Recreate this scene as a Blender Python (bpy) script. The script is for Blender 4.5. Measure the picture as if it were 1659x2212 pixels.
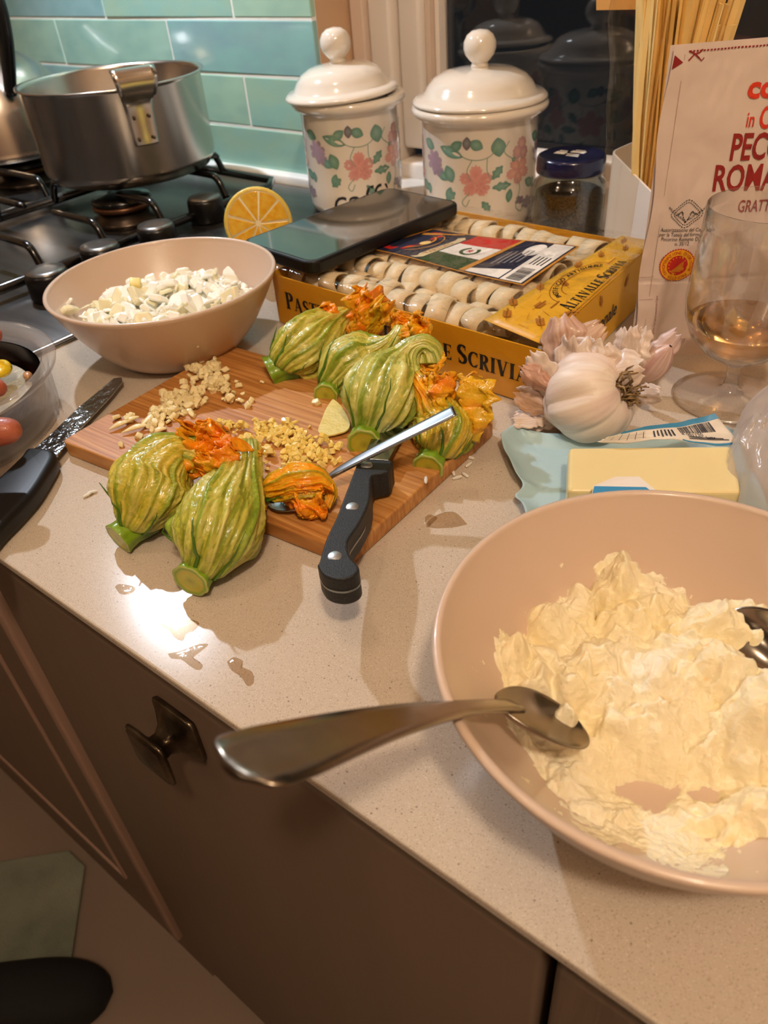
import bpy, bmesh, math, random
import numpy as np
from mathutils import Vector, Matrix, Quaternion
random.seed(7)
rng = np.random.default_rng(11)
for o in list(bpy.data.objects):
    bpy.data.objects.remove(o)
SC = bpy.context.scene
COL = SC.collection
PI = math.pi
CZ = 0.80                       # worktop height above the floor
R = math.radians

# ------------------------------------------------------------------ camera
IW, IH, FP = 1659, 2212, 1650.0
RC = np.array([(0.784297123, 0.338623500, -0.519819342), (0.616320422, -0.521047526, 0.590473212), (-0.070902476, -0.783481717, -0.617356654)])           # world axes (rows) seen in camera space (x right, y down, z forward)
HC = 0.28                       # lens height above the worktop
cam_d = bpy.data.cameras.new('camera')
cam = bpy.data.objects.new('camera', cam_d)
COL.objects.link(cam)
SC.camera = cam
cam_d.sensor_fit = 'VERTICAL'
cam_d.sensor_height = 36.0
cam_d.lens = FP / IH * 36.0
cam_d.clip_start = 0.01
M3 = Matrix(((RC[0][0], -RC[0][1], -RC[0][2]), (RC[1][0], -RC[1][1], -RC[1][2]), (RC[2][0], -RC[2][1], -RC[2][2])))
cam.matrix_world = Matrix.Translation((0, 0, CZ + HC)) @ M3.to_4x4()
cam_d.dof.use_dof = True
cam_d.dof.focus_distance = 0.44
cam_d.dof.aperture_fstop = cam_d.lens * 0.001 / 0.0020

def at(u, v, z=0.0):
    """point of the place seen at photograph pixel (u, v), at height z above the worktop"""
    r = RC @ np.array([u - IW / 2, v - IH / 2, FP])
    t = (z - HC) / r[2]
    return Vector((r[0] * t, r[1] * t, z))

# ------------------------------------------------------------------ world, lamps, exposure
world = bpy.data.worlds.new('night')
SC.world = world
world.use_nodes = True
world.node_tree.nodes['Background'].inputs[0].default_value = (0.02, 0.025, 0.03, 1)
world.node_tree.nodes['Background'].inputs[1].default_value = 0.3

def lamp(name, loc, power, col, rad, spot=None, blend=.5, aim=None):
    d = bpy.data.lights.new(name, 'SPOT' if spot else 'POINT')
    d.energy = power
    d.color = col
    d.shadow_soft_size = rad
    if spot:
        d.spot_size = spot
        d.spot_blend = blend
    o = bpy.data.objects.new(name, d)
    o.location = (loc[0], loc[1], loc[2] + CZ)
    if aim:
        o.rotation_euler = (Vector(aim) - Vector(loc)).to_track_quat('-Z', 'Y').to_euler()
    COL.objects.link(o)
    return o
WARM = (1.0, .80, .60)
lamp('hood_lamp', (-1.00, .51, .70), 22, (.80, .88, 1.0), .013, spot=R(155), blend=.4, aim=(-.7, .3, 0))
lamp('ceiling_lamp', (-.88, -1.1, 1.42), 6, WARM, .04)
lamp('ceiling_lamp', (.42, -.30, 1.35), 36, WARM, .05)
lamp('ceiling_lamp', (-.50, .15, 1.42), 4.5, WARM, .04)
lamp('ceiling_lamp', (.95, -1.2, 1.42), 5, WARM, .04)
SC.view_settings.view_transform = 'Standard'
SC.view_settings.look = 'None'
SC.view_settings.exposure = 0.0
SC.view_settings.gamma = 1.0
SC.view_settings.use_curve_mapping = False

# ------------------------------------------------------------------ helpers
def s2l(c):
    return tuple((x / 12.92 if x <= .04045 else ((x + .055) / 1.055) ** 2.4) for x in c)
def hx(h):
    return s2l(tuple(int(h[i:i + 2], 16) / 255 for i in (0, 2, 4)))

def mat(name, color='808080', rough=.5, metal=0, coat=0, trans=0, ior=1.45, sss=0, spec=.5,
        var=0, vscale=20, bump=0, bscale=60, stretch=(1, 1, 1), vcol=False, alpha=1, sheen=0, color2=None, detail=4, emit=None, sssr=.01):
    m = bpy.data.materials.new(name)
    m.use_nodes = True
    nt = m.node_tree
    b = nt.nodes['Principled BSDF']
    c = hx(color) if isinstance(color, str) else color
    b.inputs['Base Color'].default_value = (*c, 1)
    b.inputs['Roughness'].default_value = rough
    b.inputs['Metallic'].default_value = metal
    b.inputs['Coat Weight'].default_value = coat
    b.inputs['Coat Roughness'].default_value = .08
    b.inputs['Transmission Weight'].default_value = trans
    b.inputs['IOR'].default_value = ior
    b.inputs['Specular IOR Level'].default_value = spec
    b.inputs['Alpha'].default_value = alpha
    if sss:
        b.inputs['Subsurface Weight'].default_value = sss
        b.inputs['Subsurface Scale'].default_value = sssr
        b.inputs['Subsurface Radius'].default_value = (1, .7, .4)
    if emit:
        b.inputs['Emission Color'].default_value = (*emit[0], 1)
        b.inputs['Emission Strength'].default_value = emit[1]
    src = None
    if vcol:
        a = nt.nodes.new('ShaderNodeVertexColor')
        a.layer_name = 'Col'
        src = a.outputs['Color']
    tc = nt.nodes.new('ShaderNodeTexCoord')
    mp = nt.nodes.new('ShaderNodeMapping')
    mp.inputs['Scale'].default_value = stretch
    nt.links.new(tc.outputs['Object'], mp.inputs['Vector'])
    if var or color2:
        n = nt.nodes.new('ShaderNodeTexNoise')
        n.inputs['Scale'].default_value = vscale
        n.inputs['Detail'].default_value = detail
        nt.links.new(mp.outputs[0], n.inputs['Vector'])
        if color2:
            mx = nt.nodes.new('ShaderNodeMix')
            mx.data_type = 'RGBA'
            cr = nt.nodes.new('ShaderNodeValToRGB')
            cr.color_ramp.elements[0].position = .38
            cr.color_ramp.elements[1].position = .62
            nt.links.new(n.outputs['Fac'], cr.inputs[0])
            nt.links.new(cr.outputs[0], mx.inputs[0])
            mx.inputs[6].default_value = (*c, 1)
            mx.inputs[7].default_value = (*hx(color2), 1)
            src = mx.outputs[2]
        if var:
            mul = nt.nodes.new('ShaderNodeMapRange')
            mul.inputs[1].default_value = .3
            mul.inputs[2].default_value = .7
            mul.inputs[3].default_value = 1 - var
            mul.inputs[4].default_value = 1 + var
            nt.links.new(n.outputs['Fac'], mul.inputs[0])
            hs = nt.nodes.new('ShaderNodeHueSaturation')
            if src is not None:
                nt.links.new(src, hs.inputs['Color'])
            else:
                hs.inputs['Color'].default_value = (*c, 1)
            nt.links.new(mul.outputs[0], hs.inputs['Value'])
            src = hs.outputs[0]
    if src is not None:
        nt.links.new(src, b.inputs['Base Color'])
    if bump:
        n2 = nt.nodes.new('ShaderNodeTexNoise')
        n2.inputs['Scale'].default_value = bscale
        n2.inputs['Detail'].default_value = detail
        nt.links.new(mp.outputs[0], n2.inputs['Vector'])
        bp = nt.nodes.new('ShaderNodeBump')
        bp.inputs['Strength'].default_value = min(1, bump)
        bp.inputs['Distance'].default_value = .002
        nt.links.new(n2.outputs['Fac'], bp.inputs['Height'])
        nt.links.new(bp.outputs[0], b.inputs['Normal'])
    return m

# gradient noise on arrays, roughly -1..1
_perm = rng.permutation(256).astype(int)
_perm = np.concatenate([_perm, _perm, _perm])
_g = rng.normal(size=(256, 3))
_g /= np.linalg.norm(_g, axis=1)[:, None]
def pn(x, y, z=0.):
    x, y, z = np.broadcast_arrays(np.asarray(x, float), np.asarray(y, float), np.asarray(z, float))
    xi, yi, zi = np.floor(x).astype(int), np.floor(y).astype(int), np.floor(z).astype(int)
    xf, yf, zf = x - xi, y - yi, z - zi
    f = lambda t: t * t * t * (t * (t * 6 - 15) + 10)
    u, v, w = f(xf), f(yf), f(zf)
    def gr(dx, dy, dz):
        h = _perm[_perm[_perm[(xi + dx) & 255] + ((yi + dy) & 255)] + ((zi + dz) & 255)]
        g = _g[h]
        return g[..., 0] * (xf - dx) + g[..., 1] * (yf - dy) + g[..., 2] * (zf - dz)
    l = lambda a, b, t: a + (b - a) * t
    return 1.6 * l(l(l(gr(0, 0, 0), gr(1, 0, 0), u), l(gr(0, 1, 0), gr(1, 1, 0), u), v),
                   l(l(gr(0, 0, 1), gr(1, 0, 1), u), l(gr(0, 1, 1), gr(1, 1, 1), u), v), w)
def fbm(x, y, z=0., o=4, g=.5):
    s, a, k = 0, 1, 1
    for _ in range(o):
        s = s + a * pn(np.asarray(x) * k, np.asarray(y) * k, np.asarray(z) * k + 7.3 * _)
        a *= g
        k *= 2.03
    return s

def mesh_obj(name, verts, faces, m, parent=None, loc=None, smooth=True, cols=None, rot=None, mod=None):
    me = bpy.data.meshes.new(name)
    me.from_pydata([tuple(map(float, v)) for v in verts], [], [tuple(map(int, f)) for f in faces])
    return wrap(name, me, m, parent, loc, smooth, cols, rot, mod)

def wrap(name, me, m, parent=None, loc=None, smooth=True, cols=None, rot=None, mod=None):
    if cols is not None:
        ca = me.color_attributes.new('Col', 'FLOAT_COLOR', 'POINT')
        a = np.ones((len(me.vertices), 4), dtype=np.float32)
        a[:, :3] = np.asarray(cols, dtype=np.float32)[:, :3]
        ca.data.foreach_set('color', a.ravel())
    if smooth:
        me.polygons.foreach_set('use_smooth', [True] * len(me.polygons))
    if m is not None:
        for x in (m if isinstance(m, (list, tuple)) else [m]):
            me.materials.append(x)
    me.update()
    o = bpy.data.objects.new(name, me)
    COL.objects.link(o)
    if parent is not None:
        o.parent = parent
        if loc is not None:
            o.location = loc
    else:
        l = loc if loc is not None else (0, 0, 0)
        o.location = (l[0], l[1], l[2] + CZ)
    if rot is not None:
        o.rotation_euler = rot
    if mod:
        for k, kw in mod:
            md = o.modifiers.new(k.lower(), k)
            for a_, v_ in kw.items():
                setattr(md, a_, v_)
    return o

def tag(o, label=None, cat=None, group=None, kind=None):
    if label: o['label'] = label
    if cat: o['category'] = cat
    if group: o['group'] = group
    if kind: o['kind'] = kind
    return o

def thing(name, label, cat, loc=(0, 0, 0), rz=0, group=None, rot=None):
    o = bpy.data.objects.new(name, None)
    COL.objects.link(o)
    o.empty_display_size = .02
    o.location = (loc[0], loc[1], loc[2] + CZ)
    o.rotation_euler = rot if rot is not None else (0, 0, rz)
    return tag(o, label, cat, group)

def copy_tree(o, parent=None):
    c = o.copy()
    COL.objects.link(c)
    if parent is not None:
        c.parent = parent
    for ch in list(o.children):
        copy_tree(ch, c)
    return c

def box_vf(sx, sy, sz, c=(0, 0, 0)):
    v = [(c[0] + sx * i / 2, c[1] + sy * j / 2, c[2] + sz * k / 2) for k in (-1, 1) for j in (-1, 1) for i in (-1, 1)]
    f = [(0, 2, 3, 1), (4, 5, 7, 6), (0, 1, 5, 4), (2, 6, 7, 3), (0, 4, 6, 2), (1, 3, 7, 5)]
    return v, f
def box(name, m, parent, size, c=(0, 0, 0), bev=0, loc=None, rot=None, seg=2, smooth=False):
    v, f = box_vf(*size, c)
    bm = bmesh.new()
    vs = [bm.verts.new(p) for p in v]
    for q in f: bm.faces.new([vs[i] for i in q])
    if bev: bmesh.ops.bevel(bm, geom=bm.edges[:], offset=bev, segments=seg, profile=.5, affect='EDGES')
    bmesh.ops.recalc_face_normals(bm, faces=bm.faces[:])
    me = bpy.data.meshes.new(name)
    bm.to_mesh(me)
    bm.free()
    return wrap(name, me, m, parent, loc, smooth or bev > 0 and seg > 2, rot=rot)
def lathe_vf(prof, seg=64, closed=True):
    v, f = [], []
    n = len(prof)
    for i in range(seg):
        a = 2 * PI * i / seg
        for r, z in prof: v.append((r * math.cos(a), r * math.sin(a), z))
    for i in range(seg):
        j = (i + 1) % seg
        for k in range(n - 1):
            q = (i * n + k, j * n + k, j * n + k + 1, i * n + k + 1)
            if prof[k][0] < 1e-7: q = (q[0], q[2], q[3])
            elif prof[k + 1][0] < 1e-7: q = (q[0], q[1], q[2])
            f.append(q)
    return v, f
def lathe(name, m, parent, prof, seg=64, loc=None, rot=None, smooth=True):
    v, f = lathe_vf(prof, seg)
    bm = bmesh.new()
    me = bpy.data.meshes.new(name)
    me.from_pydata(v, [], f)
    bm.from_mesh(me)
    bmesh.ops.remove_doubles(bm, verts=bm.verts[:], dist=1e-7)
    bmesh.ops.recalc_face_normals(bm, faces=bm.faces[:])
    bm.to_mesh(me)
    bm.free()
    return wrap(name, me, m, parent, loc, smooth, rot=rot)
def smooth_path(pts, n):
    """Catmull-Rom through control rows (any number of columns)"""
    P_ = np.array(pts, float)
    P_ = np.vstack([2 * P_[0] - P_[1], P_, 2 * P_[-1] - P_[-2]])
    k = len(P_) - 3
    out = []
    for s in np.linspace(0, k, n):
        i = min(int(s), k - 1)
        t = s - i
        p0, p1, p2, p3 = P_[i:i + 4]
        out.append(.5 * (2 * p1 + (p2 - p0) * t + (2 * p0 - 5 * p1 + 4 * p2 - p3) * t * t + (3 * p1 - p0 - 3 * p2 + p3) * t ** 3))
    return np.array(out)
def frames(path, up=(0, 0, 1)):
    T = np.gradient(path, axis=0)
    T /= np.linalg.norm(T, axis=1)[:, None] + 1e-12
    n = np.cross(T[0], up)
    if np.linalg.norm(n) < 1e-4: n = np.cross(T[0], (1, 0, 0))
    n /= np.linalg.norm(n)
    N = [n]
    for i in range(1, len(T)):
        n = N[-1] - T[i] * np.dot(N[-1], T[i])
        N.append(n / (np.linalg.norm(n) + 1e-12))
    N = np.array(N)
    return T, N, np.cross(T, N)
def tube_vf(path, rad, seg=10, flat=1.0, up=(0, 0, 1), cap=True):
    path = np.array(path, float)
    rad = np.broadcast_to(np.array(rad, float), (len(path),))
    T, N, B = frames(path, up)
    v, f = [], []
    for i in range(len(path)):
        for k in range(seg):
            a = 2 * PI * k / seg
            v.append(path[i] + N[i] * math.cos(a) * rad[i] + B[i] * math.sin(a) * rad[i] * flat)
    for i in range(len(path) - 1):
        for k in range(seg):
            l = (k + 1) % seg
            f.append((i * seg + k, i * seg + l, (i + 1) * seg + l, (i + 1) * seg + k))
    if cap:
        f.append(tuple(range(seg))[::-1])
        f.append(tuple(range((len(path) - 1) * seg, len(path) * seg)))
    return v, f
def tube(name, m, parent, pts, rad, seg=10, n=None, flat=1.0, up=(0, 0, 1), loc=None, smooth=True, cols=None):
    pts = np.array([tuple(p) for p in pts], float)
    if n:
        if np.ndim(rad): a = smooth_path(np.column_stack([pts, rad]), n); pts, rad = a[:, :3], a[:, 3]
        else: pts = smooth_path(pts, n)
    v, f = tube_vf(pts, rad, seg, flat, up)
    return mesh_obj(name, v, f, m, parent, loc, smooth, cols)
def grid_vf(nu, nv, fn, wrap_u=False):
    """fn(U,V arrays) -> (nu,nv,3)"""
    U, V = np.meshgrid(np.linspace(0, 1, nu), np.linspace(0, 1, nv), indexing='ij')
    p = fn(U, V).reshape(-1, 3)
    f = [(i * nv + j, (i + 1) * nv + j, (i + 1) * nv + j + 1, i * nv + j + 1) for i in range(nu - 1) for j in range(nv - 1)]
    return p, f
def prism_vf(poly, z0, z1):
    n = len(poly)
    v = [(p[0], p[1], z0) for p in poly] + [(p[0], p[1], z1) for p in poly]
    f = [tuple(range(n))[::-1], tuple(range(n, 2 * n))] + [(i, (i + 1) % n, n + (i + 1) % n, n + i) for i in range(n)]
    return v, f
def prism(name, m, parent, poly, z0, z1, bev=0, loc=None, rot=None, seg=2, smooth=False):
    v, f = prism_vf(poly, z0, z1)
    bm = bmesh.new()
    vs = [bm.verts.new(p) for p in v]
    for q in f: bm.faces.new([vs[i] for i in q])
    bmesh.ops.recalc_face_normals(bm, faces=bm.faces[:])
    if bev:
        es = [e for e in bm.edges if abs(e.verts[0].co.z - e.verts[1].co.z) < 1e-7]
        bmesh.ops.bevel(bm, geom=es, offset=bev, segments=seg, profile=.5, affect='EDGES')
    me = bpy.data.meshes.new(name)
    bm.to_mesh(me)
    bm.free()
    return wrap(name, me, m, parent, loc, smooth, rot=rot)
def join_vf(parts):
    V, F, o = [], [], 0
    for v, f in parts:
        V += [tuple(p) for p in v]
        F += [tuple(i + o for i in q) for q in f]
        o += len(v)
    return V, F

# flat print: text and drawn shapes mapped onto a surface by fn(x, y) -> 3-D point
def text_vf(s, size=1.0, align='CENTER', cond=1.0, bold=0):
    cu = bpy.data.curves.new('t', 'FONT')
    cu.body = s
    cu.size = size
    cu.align_x = align
    cu.align_y = 'CENTER'
    cu.offset = bold * size
    cu.resolution_u = 3
    o = bpy.data.objects.new('t', cu)
    COL.objects.link(o)
    dg = bpy.context.evaluated_depsgraph_get()
    me = bpy.data.meshes.new_from_object(o.evaluated_get(dg))
    v = [(p.co.x * cond, p.co.y) for p in me.vertices]
    f = [tuple(p.vertices) for p in me.polygons]
    bpy.data.objects.remove(o)
    bpy.data.curves.remove(cu)
    bpy.data.meshes.remove(me)
    return v, f
def place2(vf, x=0, y=0, rot=0, s=1):
    c, s_ = math.cos(rot) * s, math.sin(rot) * s
    return [(x + c * p[0] - s_ * p[1], y + s_ * p[0] + c * p[1]) for p in vf[0]], vf[1]
def quad2(x0, y0, x1, y1):
    return [(x0, y0), (x1, y0), (x1, y1), (x0, y1)], [(0, 1, 2, 3)]
def stroke2(pts, w, closed=False):
    pts = [np.array(p, float) for p in pts]
    n = len(pts)
    v, f = [], []
    for i in range(n):
        a = pts[(i - 1) % n] if (closed or i) else pts[i]
        b = pts[(i + 1) % n] if (closed or i < n - 1) else pts[i]
        d = b - a
        d /= np.linalg.norm(d) + 1e-12
        nn = np.array([-d[1], d[0]])
        ww = w[i] if np.ndim(w) else w
        v += [tuple(pts[i] + nn * ww / 2), tuple(pts[i] - nn * ww / 2)]
    for i in range(n if closed else n - 1):
        j = (i + 1) % n
        f.append((2 * i, 2 * i + 1, 2 * j + 1, 2 * j))
    return v, f
def poly2(pts):
    return [tuple(p) for p in pts], [tuple(range(len(pts)))]
def fan2(pts, c=None):
    c = c or (sum(p[0] for p in pts) / len(pts), sum(p[1] for p in pts) / len(pts))
    n = len(pts)
    return [tuple(c)] + [tuple(p) for p in pts], [(0, i + 1, (i + 1) % n + 1) for i in range(n)]
def circ2(x, y, r, n=40, ry=None):
    return [(x + r * math.cos(2 * PI * i / n), y + (ry or r) * math.sin(2 * PI * i / n)) for i in range(n)]
def decal(name, m, parent, shapes, fn, cols=None, lift=0, label=None, sub=0):
    V, F = join_vf([([(p[0], p[1], 0) for p in v], f) for v, f in shapes])
    V = [fn(p[0], p[1]) for p in V]
    o = mesh_obj(name, V, F, m, parent, smooth=False, cols=cols)
    if label: o['label'] = label
    return o

# serif capitals drawn from strokes (unit height)
def glyph(ch):
    T, t, s = .21, .075, .05
    def ln(x0, y0, x1, y1, w): return stroke2([(x0, y0), (x1, y1)], w)
    def sf(x, y, w=.32): return quad2(x - w / 2, y if y < .5 else y - s, x + w / 2, y + s if y < .5 else y)
    def arc(cx, cy, rx, ry, a0, a1, th=T, tn=t, n=18):
        an = np.radians(np.linspace(a0, a1, n))
        return stroke2([(cx + rx * math.cos(a), cy + ry * math.sin(a)) for a in an], [tn + (th - tn) * abs(math.cos(a)) for a in an])
    if ch == 'I': return [ln(.16, 0, .16, 1, T), sf(.16, 0), sf(.16, 1)], .32
    if ch == 'L': return [ln(.16, 0, .16, 1, T), sf(.16, 1), quad2(0, 0, .6, s * 1.3), poly2([(.6, 0), (.6, .3), (.48, .05)])], .62
    if ch == 'T': return [ln(.33, 0, .33, 1, T), sf(.33, 0), quad2(0, 1 - s * 1.3, .66, 1), poly2([(0, 1), (0, .72), (.1, .95)]), poly2([(.66, 1), (.56, .95), (.66, .72)])], .66
    if ch == 'A': return [ln(.1, 0, .37, 1, t), ln(.62, 0, .37, 1, T), sf(.1, 0, .25), sf(.64, 0, .34), quad2(.2, .3, .52, .37)], .78
    if ch == 'V': return [ln(.14, 1, .4, 0, T), ln(.64, 1, .4, 0, t), sf(.14, 1, .34), sf(.64, 1, .25)], .78
    if ch == 'E': return [ln(.16, 0, .16, 1, T), quad2(0, 0, .58, s * 1.3), quad2(0, 1 - s * 1.3, .56, 1), quad2(.2, .47, .45, .53), poly2([(.58, 0), (.58, .28), (.47, .05)]), poly2([(.56, 1), (.46, .95), (.56, .74)]), quad2(.41, .38, .46, .62)], .6
    if ch == 'F': return [ln(.16, 0, .16, 1, T), sf(.16, 0), quad2(0, 1 - s * 1.3, .56, 1), quad2(.2, .47, .45, .53), poly2([(.56, 1), (.46, .95), (.56, .74)]), quad2(.41, .38, .46, .62)], .58
    if ch == 'P': return [ln(.16, 0, .16, 1, T), sf(.16, 0), arc(.3, .75, .2, .215, -90, 90), quad2(0, 1 - s, .3, 1), quad2(.16, .51, .3, .56)], .56
    if ch == 'R': return [ln(.16, 0, .16, 1, T), sf(.16, 0), arc(.3, .75, .2, .215, -90, 90), quad2(0, 1 - s, .3, 1), quad2(.16, .51, .3, .56), ln(.32, .53, .58, 0, T * .9), sf(.6, 0, .2)], .68
    if ch == 'C': return [arc(.4, .5, .3, .465, 55, 305), poly2([(.57, .95), (.64, .98), (.64, .66), (.57, .75)]), ln(.57, .12, .64, .24, t)], .68
    if ch == 'O': return [arc(.38, .5, .28, .465, 0, 360)], .76
    if ch == 'S': return [arc(.28, .73, .19, .235, 40, 270, T * .9), arc(.28, .27, .19, .235, -140, 90, T * .9), poly2([(.42, .96), (.47, .96), (.47, .68), (.42, .78)]), poly2([(.09, .04), (.14, .04), (.14, .22), (.09, .32)]), stroke2([(.13, .66), (.43, .34)], .17)], .54
    return [], .3
def serif_text(s, h, cond=.85, small=.78):
    """small capitals: letters after the first of a word are smaller"""
    x, out = 0, []
    first = True
    for ch in s:
        if ch == ' ':
            x += .25 * h * cond
            first = True
            continue
        k = h if (first or ch.isupper() and False) else h * small
        g, w = glyph(ch.upper())
        for v, f in g: out.append(([(x + p[0] * k * cond, p[1] * k) for p in v], f))
        x += (w + .07) * k * cond
        first = False
    return out, x

# ------------------------------------------------------------------ the setting
def struct(name, size, c, m, bev=0):
    return tag(box(name, m, None, size, c, bev), kind='structure')
M_wall = mat('wall_paint', 'D8BFA0', .8, var=.04, vscale=3, bump=.15, bscale=80)
M_floor = mat('floor_stone', '7C6A5C', .45, var=.10, vscale=3, bump=.1, bscale=30)
struct('floor', (5.2, 4.2, .04), (-.4, -1.0, -CZ - .02), M_floor)
struct('ceiling', (5.2, 4.2, .04), (-.4, -1.0, 1.50), mat('ceiling_paint', 'CDBDA8', .9))
struct('wall_left', (.05, 4.2, 2.3), (-2.6, -1.0, .35), M_wall)
struct('wall_right', (.05, 4.2, 2.3), (1.7, -1.0, .35), M_wall)
struct('wall_front', (5.2, .05, 2.3), (-.4, -2.7, .35), mat('far_wall', '6E5E50', .8))
M_grout = mat('grout', 'E4E6DE', .85, bump=.3, bscale=200)
M_plaster = mat('plaster', 'C9A582', .75, var=.05, vscale=8, bump=.2, bscale=50)
wb = struct('wall_back', (1.864, .10, 2.3), (-1.65, .8255, .35), M_plaster)
box('grout', M_grout, wb, (1.86, .008, .76), (-1.648, .7713, .39))
struct('wall_back_upper', (2.42, .12, .35), (.49, .84, 1.33), M_plaster)
# glazed tiles, each its own piece, running bond
TL, TH = .267, .0617
tcol = ['86B5B0', '8FBBB0', '7FAEB0', '98C0B0', '88B0B4', 'A0C4AE']
tm = []
for i, h in enumerate(tcol):
    m = mat('tile_glaze', h, .16, coat=.5, color2=tcol[(i + 2) % 6], var=.07, vscale=15, stretch=(1, 1, 1.8), bump=.35, bscale=22, detail=2)
    tm.append(m)
tile_me = []
for i in range(6):
    t_ = box('tile', tm[i], None, (TL - .0030, .008, TH - .0030), bev=.0014)
    tile_me.append(t_.data)
    bpy.data.objects.remove(t_)
k = 0
for row in range(12):
    z = .002 + TH * (row + .5)
    off = 0 if row % 2 == 0 else TL / 2
    n = 0
    while True:
        x = -.716 - TL / 2 - off - n * TL
        if row % 2 == 1: x = -.716 - TL - (n - .0) * TL
        if x < -2.35: break
        o = bpy.data.objects.new('tile', tile_me[rng.integers(0, 6)])
        COL.objects.link(o)
        o.parent = wb
        o.location = (x, .7705 + rng.uniform(-.0006, .0006), z)
        o.rotation_euler = (rng.uniform(-.012, .012), 0, rng.uniform(-.006, .006))
        n += 1
    if row % 2 == 1:      # half tile at the end of the wall
        hb = box('tile', tm[rng.integers(0, 6)], wb, (TL / 2 - .003, .008, TH - .003), bev=.0014, loc=(-.716 - TL / 4, .7705, z))
tag(box('sealant_strip', mat('white_sealant', 'F2EFE8', .35), None, (1.9, .020, .013), (-1.666, .762, .0066), .004, seg=3), kind='structure')
SC.objects['sealant_strip'].name = 'trim_1'

# window
M_frame = mat('window_paint', 'EDE2D6', .35, var=.03, vscale=10)
M_frame2 = mat('window_paint_warm', 'D9C3B0', .4)
M_glass = mat('pane_glass', 'FFFFFF', .0, trans=1, ior=1.52)
wn = bpy.data.objects.new('window_1', None)
COL.objects.link(wn)
wn.location = (0, 0, CZ)
wn['kind'] = 'structure'
box('frame', M_frame2, wn, (.020, .05, 1.15), (-.7055, .857, .575), .002)
box('frame', M_frame, wn, (.034, .045, 1.15), (-.678, .862, .575), .005, seg=3)
box('sash', M_frame, wn, (.034, .045, 1.11), (-.6425, .874, .59), .006, seg=3)
box('bead', M_frame2, wn, (.007, .03, 1.09), (-.6215, .876, .60), .001)
box('bead', M_frame, wn, (.006, .02, 1.09), (-.6145, .880, .60), .001)
box('frame', M_frame, wn, (2.4, .045, .022), (.54, .862, .011), .004, seg=3)
box('sash', M_frame, wn, (2.35, .035, .028), (.55, .878, .030), .005, seg=3)
box('pane', M_glass, wn, (2.34, .004, 1.10), (.55, .886, .58))
box('gasket', mat('black_gasket', '15120F', .6), wn, (2.34, .003, .006), (.55, .882, .047))
struct('windowsill', (2.42, .115, .006), (.494, .8225, -.0005), mat('sill_white', 'EFE8DC', .3))
SC.objects['windowsill'].name = 'trim_2'

# ------------------------------------------------------------------ worktop
def quartz():
    m = mat('speckled_quartz', 'C6B49C', .185, spec=.38)
    nt = m.node_tree
    b = nt.nodes['Principled BSDF']
    tc = nt.nodes.new('ShaderNodeTexCoord')
    col = None
    def speck(scale, thr, soft, c, prev):
        v = nt.nodes.new('ShaderNodeTexVoronoi')
        v.inputs['Scale'].default_value = scale
        nt.links.new(tc.outputs['Object'], v.inputs['Vector'])
        n = nt.nodes.new('ShaderNodeTexWhiteNoise')
        nt.links.new(v.outputs['Position'], n.inputs['Vector'])
        sz = nt.nodes.new('ShaderNodeMath'); sz.operation = 'MULTIPLY'
        nt.links.new(n.outputs['Value'], sz.inputs[0]); sz.inputs[1].default_value = thr
        lt = nt.nodes.new('ShaderNodeMath'); lt.operation = 'LESS_THAN'
        nt.links.new(v.outputs['Distance'], lt.inputs[0]); nt.links.new(sz.outputs[0], lt.inputs[1])
        mu = nt.nodes.new('ShaderNodeMath'); mu.operation = 'MULTIPLY'
        nt.links.new(lt.outputs[0], mu.inputs[0]); mu.inputs[1].default_value = soft
        mx = nt.nodes.new('ShaderNodeMix'); mx.data_type = 'RGBA'
        nt.links.new(mu.outputs[0], mx.inputs[0])
        if prev is None: mx.inputs[6].default_value = (*hx('C4B6A5'), 1)
        else: nt.links.new(prev, mx.inputs[6])
        mx.inputs[7].default_value = (*hx(c), 1)
        return mx.outputs[2]
    o = speck(1200, .38, .6, 'DDD3C6', None)
    o = speck(1000, .34, .55, '97836A', o)
    o = speck(1500, .33, .6, '8A7660', o)
    o = speck(260, .13, .6, '5E4A3A', o)
    nt.links.new(o, b.inputs['Base Color'])
    return m
M_quartz = quartz()
wt = tag(box('worktop', M_quartz, None, (3.3, .6555, .0062), (-.95, .4385, -.0031), .0012),
         'pale speckled quartz worktop carrying the board, bowls and hob', 'worktop')

# ------------------------------------------------------------------ cabinets under the worktop
M_cab = mat('cabinet_paint', '6B5849', .5, var=.05, vscale=4, bump=.12, bscale=30, stretch=(6, 6, .5))
M_cab2 = mat('cabinet_paint_lit', '8E7262', .5)  # paler copy of the cabinet paint; light on the stile put into the colour
cab = thing('base_cabinet', 'taupe painted base cabinet with one bronze knob under the worktop', 'cabinet', (-.2525, .12, -CZ))
H = CZ
box('carcass', M_cab, cab, (.455, .50, .66), (0, .275, H - .34), .001)
box('rail', M_cab, cab, (.455, .02, .0215), (0, .012, H - .0172), .0008)
fr = box('drawer_front', M_cab, cab, (.414, .020, .612), (0, .008, H - .336), .003, seg=3)
box('plinth', M_cab2, cab, (.455, .018, .13), (0, .055, .066))
M_bronze = mat('aged_bronze', '7A6E5C', .30, metal=.95, color2='4A3E32', vscale=40, bump=.2, bscale=120)
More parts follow.
